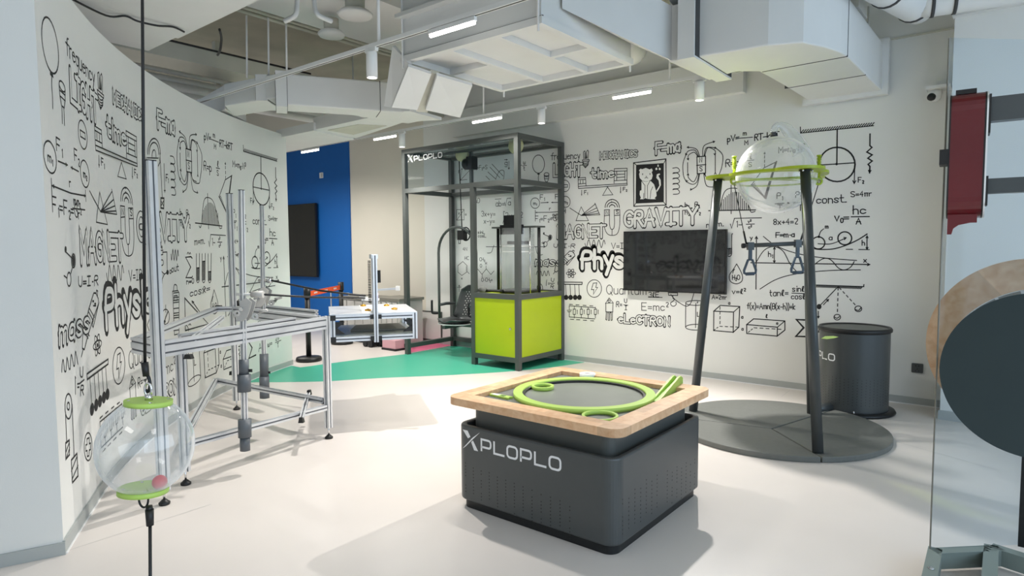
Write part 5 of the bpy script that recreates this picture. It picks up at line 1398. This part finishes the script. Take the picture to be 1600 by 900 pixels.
item('r_equals_formula', Z3, tx('R=', 488, 756, 40, 0, .8)+[l(542,740,574,744)]+tx('U', 548, 726, 30)+tx('I', 552, 778, 30))
item('emc_formula', B7, tx('E=mc^2^', 338, 722, 28, .02, 1.0))
item('electron_word', Z5, out('eLeCTRON', 92, 340, 66, .065, .98, .036, .020))
item('field_magnet_drawing', Z4, [lw(1.3,545,276,612,270,612,402,548,408,545,276), lw(1.2,545,342,613,336)]+tx('N', 566, 318, 36, 0, .8)+tx('S', 568, 386, 36, 0, .8)+[c(566,272,540,215,470,200), c(558,273,530,225,478,230,458,262), c(552,275,525,240,480,262,476,298), c(458,262,436,330,440,420,462,470), l(472,320,473,400), c(476,408,480,440,520,470,552,410), c(462,470,510,490,545,470,560,408), c(566,408,545,500,496,532), c(590,270,600,190,682,156), c(600,270,620,205,690,205), c(606,270,630,205,685,225,686,258), c(690,205,745,260,740,350,716,420), l(688,262,688,400), c(606,404,630,450,700,450,716,420), c(602,406,625,440,668,445), c(598,406,620,500,684,510)]+[q for a in ((490,200,468,201),(464,250,456,262),(474,285,478,300),(470,455,464,470),(474,425,476,406),(505,522,494,536),(668,160,684,155),(680,203,696,208),(684,245,686,262),(688,420,688,398),(660,505,684,510)) for q in arr(*a, 14)[1:]])
item('spring_drawing', Z4, [q for k in range(5) for q in (c(356,364+k*42,390,360+k*42,408,378+k*42,400,396+k*42,360,400+k*42),)])
item('height_pressure_formula', Z4, tx('h_1', 452, 668, 36)+tx('h_2', 452, 726, 36)+[l(448,680,490,676), l(526,678,568,674)]+tx('=', 498, 684, 20)+tx('P_1', 528, 664, 36)+tx('P_2', 532, 722, 36))
item('gas_law_formula', Z6, tx('pV=', 84, 210, 42, -.22, .95, 1.2)+[l(178,180,280,172)]+tx('m', 206, 158, 34, -.06)+tx('M', 218, 232, 34, -.06)+tx('RT-kRT', 296, 196, 46, -.12, .85, 1.2))
item('resistance_formula', Z6, tx('R=p', 70, 402, 56, -.06, .9, 1.1)+[l(240,355,290,350)]+tx('l', 258, 342, 40)+tx('S', 250, 402, 34))
item('molar_formula', Z6, tx('M=m_0_*N^3^', 484, 296, 46, -.12, .95))
item('cone_drawing', Z6, [lw(1.1,272,545,368,412,466,364), lw(1.4,272,545,384,652,466,364), lw(2.2,376,640,460,376)]+[l(280+i*9,548+i*9.5,296+i*7,536+i*9) for i in range(11)]+[l(373,410,374,385), l(373,370,374,350), l(373,335,374,315)]+arr(373,305,375,290,12))
item('arch_drawing', Z6, [c(20,745,60,600,130,570,200,600,262,740), lw(1.3,-60,746,300,740), l(112,770,112,545)]+[l(36+i*15,690-90*sin(pi*(i+1)/17),36+i*15,742) for i in range(15)]+[c(-14,760,0,770,14,755), c(258,738,270,758,300,752)])
item('pulley_drawing', Z6, hatch_bar(655,140,1225,82,26,30)+[l(655,140,653,92), lw(1.4,941,112,938,380), el(940,385,140,134,k=1.7), lw(1.2,800,390,1078,372), dot(936,382,10)]+arr(1078,380,1074,534,26)+arr(802,390,800,520,26)+tx('F_2', 1105, 524, 38)+tx('F_1', 752, 524, 38))
item('zigzag_drawing', Z6, [lw(1.4,1197,150,1196,238,1212,252,1172,288,1214,310,1180,336,1214,358,1182,384,1196,400,1194,448)]+arr(1196,410,1194,450,22))
item('surface_formula', Z6, tx('S=4~r', 1048, 638, 40, -.04, 1.15))
item('pressure_ratio_formula', Z6, tx('P_1', 470, 652, 46)+tx('T_1', 476, 746, 46)+[l(455,692,524,688), l(600,686,670,680)]+tx('=', 552, 696, 26)+tx('P_2', 616, 644, 46)+tx('T_2', 636, 746, 46)+tx('const.', 780, 690, 56, -.05, 1.15, 1.1))
item('planck_formula', Z6, tx('v_0_=', 922, 826, 56, -.02, 1.15, 1.2)+[lw(1.2,1054,794,1188,792)]+tx('hc', 1066, 770, 60, 0, 1.3, 1.2)+tx('A', 1090, 848, 42, 0, 1.1, 1.2))
item('root_formula', Z6, tx('m=m.', -80, 878, 40, -.1, 1.2)+[l(106,850,116,884,138,806,350,802), l(230,852,294,850)]+tx('1-', 150, 874, 46)+tx('v^2', 244, 842, 24)+tx('c^2', 248, 886, 24))
item('algebra_formula', Z6, tx('8x+4=2', 444, 856, 44, -.03, 1.05))
item('force_formula', Z7, tx('F=m*a', 438, 98, 34, -.03, 1.15, 1.1))
item('rolling_drawing', Z7, [el(752,140,48,45,k=1.4), el(948,106,51,48,k=1.4), dot(756,95,9), c(756,90,770,55,792,36)]+[lw(1.3,*[v for p in bez([(700,178,0),(760,188,0),(860,185,0),(950,160,0),(1040,120,0),(1110,76,0)],5) for v in (p.x,p.y)]), c(750,146,850,146,955,104)]+arr(930,112,958,102,18)[1:]+tx('m', 804, 32, 28)+tx('a', 832, 118, 34, 0, 1.3)+arr(1112,140,1113,88,16)+arr(1112,130,1113,188,16)+tx('h', 1076, 158, 38)+[l(958,188,1006,188), l(1052,189,1130,190)])
item('graph_drawing', Z7, [lw(1.2,290,480,294,95), lw(1.2,255,287,1130,300)]+arr(292,140,294,92,20)[1:]+arr(1100,299,1132,301,18)[1:]+tx('y', 246, 116, 30, 0, 1.2)+tx('x', 1088, 284, 34, 0, 1.2)+[c(294,280,350,196,420,168,490,200,540,290,590,350,632,366,690,330,760,272,806,254,850,270,900,325,945,340,990,320,1018,278), c(345,92,420,150,520,196,640,228,800,252,1036,270), c(320,482,420,420,520,384,640,362,760,350,900,342,1064,340)]+arr(426,230,427,172,16)+arr(426,230,426,286,16)+tx('h_1', 382, 242, 38))
item('drop_drawing', Z7, [c(147,296,120,340,94,380,102,425,145,443,184,425,190,385,172,340,147,296), c(118,365,124,345,132,335)]+tx('H_2_O', 116, 412, 34, 0, .8))
item('v_formula', Z7, tx('v=l^2', 114, 518, 36, -.02, 1.2))
item('tangent_formula', Z7, tx('tanl=', 392, 534, 44, -.03, 1.0)+[l(556,512,672,516)]+tx('sinl', 560, 500, 40)+tx('cosl', 552, 556, 40))
item('sine_formula', Z7, tx('f(x)=Amn(B(x-h))+k', 224, 628, 42, .012, .72))
item('pendulum_drawing', Z7, hatch_bar(690,450,1090,464,-16,34)+[l(1090,448,1088,464), l(900,462,772,596), dot(758,612,18,20), el(892,690,24,21), el(1048,628,25,21), c(874,690,890,698,908,686), c(1028,634,1050,640,1066,622)]+[l(899-i*1.2,470+i*40,898-i*1.2,490+i*40) for i in range(5)]+[l(908+i*26,472+i*28,920+i*26,486+i*28) for i in range(5)]+arr(790,598,828,558,16)+arr(752,646,752,696,14))
item('sum_sign_drawing', Z7, [lw(2.0,690,712,590,708,644,768,586,832,690,834)]+tx('A', 742, 822, 60, 0, 1.1))
item('frequency_formula', Z7, tx('w=', 890, 822, 46, 0, 1.3)+[l(1018,812,1116,812)]+tx('2~', 1022, 798, 36, 0, 1.3)+tx('T', 1046, 860, 36))
item('cylinder_drawing', Z5, [el(733,178,86,20), el(733,380,86,24), l(648,180,646,378), l(820,186,820,380), l(732,182,730,384)]+tx('L', 744, 290, 36)+tx('r', 745, 180, 18))
item('cube_drawing', Z5, [lw(1.2,882,246,1046,254,1044,422,880,408,882,246), lw(1.2,882,246,936,198,1098,208,1090,380,1044,422), l(1046,254,1098,208)]+[l(934,210+i*40,933,232+i*40) for i in range(4)]+[l(932+i*44,372+i*2,954+i*44,374+i*2) for i in range(4)]+[l(884+i*22,404-i*16,894+i*22,396-i*16) for i in range(2)]+tx('a', 1004, 190, 26)+tx('a', 1112, 306, 26)+tx('a', 1114, 406, 26))
item('cuboid_drawing', Z5, [lw(1.2,1156,358,1412,380,1410,454,1156,432,1156,358), lw(1.2,1156,358,1214,310,1474,328,1474,404,1410,454), l(1412,380,1474,328)]+[l(1216+i*50,384+i*3,1242+i*50,386+i*3) for i in range(5)]+[l(1170+i*22,422-i*18,1182+i*22,412-i*18) for i in range(2)]+tx('l', 1316, 302, 30)+tx('a', 1404, 356, 22))
item('area_formula', Z5, tx('A=2~r', 866, 146, 34, .02, 1.0))
item('crane_hook_drawing', Z5, [l(502,92,580,94,580,116,506,114,502,92), l(541,116,541,138), c(541,138,552,150,540,165,522,178,530,200,552,204,568,190,566,172), c(524,108,560,150,620,192,660,204,690,178,715,100)])
# ---- only on the back wall: framed cat, formulae behind the swing frame
cat_bg = [lw(1.3,50,322,303,292,305,652,52,662,50,322), lw(1,50,322,70,338), lw(1,303,292,288,324), lw(1,305,652,286,630), lw(1,52,662,66,640), fl(70,338,286,324,286,630,66,640),
  wf(92,382,104,368,118,372,146,362,176,374,192,366,200,382,192,396,200,420,192,450,170,464,146,468,118,462,98,440,94,410,100,392),
  wf(112,464,148,470,182,462,210,490,226,540,230,580,214,600,226,606,190,606,160,604,140,598,128,606,100,606,108,596,98,570,100,540,112,536),
  wf(228,540,252,500,246,460,228,440,232,412,252,404,258,412,244,424,262,456,264,496,246,530,232,550),
  wf(238,336,246,336,248,352,236,352), wf(220,366,232,358,238,374,224,380), wf(250,358,264,368,258,380,246,374)]
item('framed_cat_drawing', Z4, cat_bg+[('i', [(118,404),(124,404),(124,418),(118,418)], 0), ('i', [(176,402),(182,402),(182,416),(176,416)], 0), ('i', [(144,426),(156,426),(150,434)], 0), ('k', [(138,442),(150,436),(162,442)], .8), ('k', [(114,466),(140,500),(138,596)], .8), ('k', [(180,462),(158,500),(160,600)], .8), ('k', [(180,600),(186,540),(200,510)], .8), ('k', [(128,602),(130,560)], .8)], 'B')
item('vector_drawing', Z1, [l(148,458,215,385), l(148,458,200,452), dot(146,458,5)]+arr(148,456,160,365,10)+tx('F', 132, 405, 24)+tx('r', 184, 384, 22), 'B', .8)
item('force_sum_formula', Z1, tx('F_1_=F_2_+S', 250, 374, 30, -.04, .8), 'B', .8)
item('ray_arrows_drawing', Z1, [l(346,426,376,455), l(362,394,425,450), l(378,356,455,438), l(394,332,480,425), c(422,450,450,390,480,380,490,400,484,450)], 'B', .9)
item('gravity_vector', Z1, tx('g', 494, 340, 40)+arr(526,310,526,372,14)+arr(492,298,514,298,8), 'B', .9)
item('ratio_formula', Z1, tx('-', 615, 350, 24)+[l(632,346,664,342)]+tx('w', 638, 334, 34)+tx('t', 640, 380, 30), 'B', .9)
item('square_drawing', Z1, [l(118,688,176,686,176,768,118,770,118,688), l(118,770,176,688)]+tx('a', 132, 724, 18)+tx('a', 184, 732, 18), 'B', .8)
item('spiral_drawing', Z1, [c(268,640,276,630,284,600,298,606,296,630,280,634,276,618)], 'B', .8)
item('root_ab_formula', Z1, tx('ab=', 424, 662, 44, 0, .8)+[l(418,606,466,604), l(492,630,500,660,512,600,542,598)]+tx('a', 520, 652, 40), 'B', .9)
item('equation_pair', Z1, tx('3x+y=', 312, 740, 40, 0, .8)+tx('x-y=', 330, 796, 40, 0, .8), 'B', .9)
item('integral_formula', Z1, [c(494,705,484,705,486,760,478,796)]+tx('3y-', 500, 756, 44, 0, .9)+tx('2', 614, 748, 40), 'B', .9)
item('sine_cosine_words', Z8, tx('sinL', 300, 80, 24)+tx('cosL', 302, 110, 24), 'B', .8)
item('cubic_graph_drawing', Z8, arr(368,188,858,188,16)+[c(378,240,410,235,425,200,434,176)]+tx('x', 838, 164, 26)+[c(780,190,790,240,810,258,836,252)], 'B', .9)
item('weight_arrow_drawing', Z8, arr(136,90,136,116,8)+[lw(1.3,142,130,156,130,156,162,142,162,142,130)]+tx('4N', 176, 220, 26), 'B', .8)
item('benzene_drawing', Z8, [lw(1.1,135,345,176,310,212,345,212,395,168,426,135,398,135,345), l(205,350,205,392), l(212,395,230,412)]+tx('HC', 192, 296, 28, 0, .8)+tx('x', 162, 458, 20), 'B', .8)
item('chain_molecule_drawing', Z8, [lw(1.1,298,372,334,416,370,372,408,418,434,388), l(336,416,336,440), l(368,372,368,346)]+tx('CH_3', 314, 306, 28, 0, .8)+tx('O', 318, 358, 26, 0, .8)+tx('H', 362, 336, 22, 0, .8)+tx('O*CH_2_+', 330, 476, 30, 0, .75), 'B', .8)
item('small_axis_drawing', Z8, arr(146,560,146,505,10)+[l(130,524,162,522)], 'B', .8)
item('test_tube_drawing', Z7, [c(118,72,112,80,110,150,110,222,96,240,82,236)]+[l(84,190+i*9,106,182+i*9) for i in range(5)]+[l(80,182,112,180)], 'B')
item('ohm_fragment', Z5, tx('3lE', 340, 128, 40, 0, 1.1)+[l(336,130,452,132)], 'B')
# ---- seen best on the curved wall (also printed on the back wall, mostly hidden there by the frame)
item('molecule_drawing', LC, [dot(190,44,7,24), l(194,64,234,104), el(245,124,14,48), dot(245,124,10,40), l(238,170,228,208), el(214,254,14,48), l(198,244,180,230)])
item('ohm_formula', LC, tx('U=I*R', 280, 306, 66, -.10, .62))
item('mass_word', LC, out('mass', 146, 704, 150, -.42, .48, .034, .018), 'BL')
item('rocket_drawing', LC, [lw(1.1,388,350,352,470,310,650,308,740,322,748,350,640,388,520,424,420,420,390,404,352,388,350), l(404,352,408,330,416,338,414,372), l(358,460,392,520), l(350,480,384,545), l(326,600,356,650), l(320,622,348,668), l(314,745,302,795), l(424,420,392,560,384,592,378,578,388,520), dot(384,408,6,9), dot(398,426,6,9), l(386,440,402,440)])
item('wave_pair_drawing', LC, [c(164,900,166,850,172,820,178,850,182,895,192,900,196,850,200,806,206,830,214,880,222,880,226,820,230,784,238,810,246,860,254,856,256,800,260,762,268,800,276,846)])
item('current_formula', LD, [l(258,150,260,245), l(274,180,284,178), l(274,204,284,202), l(288,178,320,150), l(258,132,260,136)]+tx('U', 292, 134, 66, -.2, .5)+tx('R', 296, 256, 66, -.1, .5))
item('pulley_block_drawing', LD, [el(210,337,24,88), el(209,336,9,26), l(190,400,198,590), l(236,330,250,690), lw(1.2,190,596,216,574,218,676,192,708,190,596), lw(1.2,230,716,270,668,278,826,238,874,230,716), l(192,660,216,590), l(196,700,218,630), l(232,790,270,690), l(236,850,276,756)])
item('plus_badge_drawing', LD, [el(349,621,28,98), l(340,566,356,558,356,600,366,596,366,640,356,646,354,684,342,690,342,648,332,652,332,610,342,604,340,566)])
item('arc_pulley_drawing', LE, [el(92,270,44,106,0,180,1.2), el(92,270,34,78,0,180,1.2), el(92,290,14,46,0,180,1), lw(1,44,300,120,302), l(134,270,150,580), l(128,300,134,330,122,356), lw(1.6,140,582,162,584,160,656,140,652,140,582), l(140,600,160,640), l(160,600,140,640)]+arr(162,344,168,540,16,True)+arr(36,300,37,388,14,True)+tx('F_1', 176, 460, 44, .1, .4), 'L')
item('sum_series_drawing', LF, [lw(1.5,326,176,320,168,286,172,318,234,288,302,326,302,328,296)]+tx('n=0', 292, 342, 30, -.1, .8)+[c(296,150,302,140,308,152,314,142,318,150)], 'L')
item('test_tubes_drawing', LF, [q for x, f_ in ((364,240),(401,198),(439,264)) for q in (c(x-10,152,x-9,300,x-8,322,x,334,x+8,322,x+9,300,x+10,150), l(x-9,f_,x+9,f_-2))]+[l(x-8,y,x+8,y-5) for x, f_ in ((364,240),(401,198),(439,264)) for y in range(f_+8,326,8)], 'L')
item('circuit_drawing', LF, [l(118,130,140,126,140,154,118,158,118,130), l(140,140,166,138,168,262), dot(170,268,8,16), el(134,206,10,18), l(130,260,150,280,165,270), l(150,280,136,310,134,366)]+tx('o', 184, 276, 34, -.2, .6)+tx('out', 196, 268, 40, -.3, .6)+tx('R_2', 118, 108, 22, 0, .7), 'L')
item('small_spring_drawing', LF, [wave(192,155,240,160,-34,3)], 'L')
item('cosine_formula', LF, tx('cosx=?'.replace('?', ''), 314, 424, 44, -.28, .85)+[c(398,372,404,358,410,366,402,384,402,394), dot(402,404,2)], 'L')
item('set_square_drawing', LF, [lw(1.4,280,432,284,640,432,598,280,432), l(328,452,392,545), el(286,640,18,34,0,90,1)]+arr(360,500,326,452,14)+tx('x', 306, 604, 26), 'L')
item('syringe_drawing', LF, [l(202,390,236,384,244,400,244,660,214,668,204,400,202,390), c(208,385,212,352,220,346,230,356,232,384)]+[l(210,y,240,y-4) for y in (400,430,448,462,500,530,545,560,590,610,640)]+[l(212,418,232,416,232,446,212,448,212,418)], 'L')
item('clock_drawing', LF, [el(158,552,24,48), lw(1.5,150,585,158,556,172,520), dot(152,582,6,10), l(158,480,158,520), l(64,540,40,605,58,660)], 'L')

OFF0 = .0012
def draw(name, cv, prims, src, fn, conv, wall, kw):
    ink, wht, ink2, acc = MB(), MB(), MB(), MB()
    for kind, pts, par in prims:
        P = [conv(*src(*cv(x, y))) for x, y in pts]
        if kind == 'l':
            if len(P) > 1: ribbon(ink, P, LWID*par*kw, fn, OFF0)
        elif kind == 'f': fill(ink, P, fn, OFF0)
        elif kind == 'w': fill(wht, P, fn, OFF0+.0006)
        elif kind == 'i': fill(ink2, P, fn, OFF0+.0012)
        elif kind == 'k': ribbon(ink2, P, LWID*par*kw, fn, OFF0+.0012)
        elif kind == 'o':
            hm_ = (Vector(conv(*src(*cv(par[0], par[1]))))-Vector(conv(*src(*cv(par[0], par[1]-par[2]))))).length
            wi = max(.010, hm_*.175); ik = min(.0095, wi*.55)*kw
            ribbon(ink, P, wi+2*ik, fn, OFF0); ribbon(wht, P, wi, fn, OFF0+.0006, True)
        elif kind == 'o2':
            P2 = [(a-.012*kw, b+.020*kw) for a, b in P]
            ribbon(ink, P2, (par[0]+par[1])*kw, fn, OFF0); ribbon(ink, P, (par[0]+par[1])*kw, fn, OFF0); ribbon(wht, P, (par[0]-.006)*kw, fn, OFF0+.0006, True)
    o = ink.build(name, M_ink, wall, fix=False)
    if wht.v: wht.build('white_fill', M_wall, o, fix=False)
    if ink2.v: ink2.build('ink_detail', M_ink, o, fix=False)
same = lambda a, b: (a, b)
for name, cv, prims, where, kw in ITEMS:
    left_src = cv in (LA, LB, LC, LD, LE, LF)
    src = px_left if left_src else px_back
    if 'B' in where: draw(name, cv, prims, src, surf_back, unwarp if left_src else same, wall_back, kw)
    if 'L' in where: draw(name, cv, prims, src, surf_left, same if left_src else warp, wall_left, kw*(1.05 if left_src else 1.0))
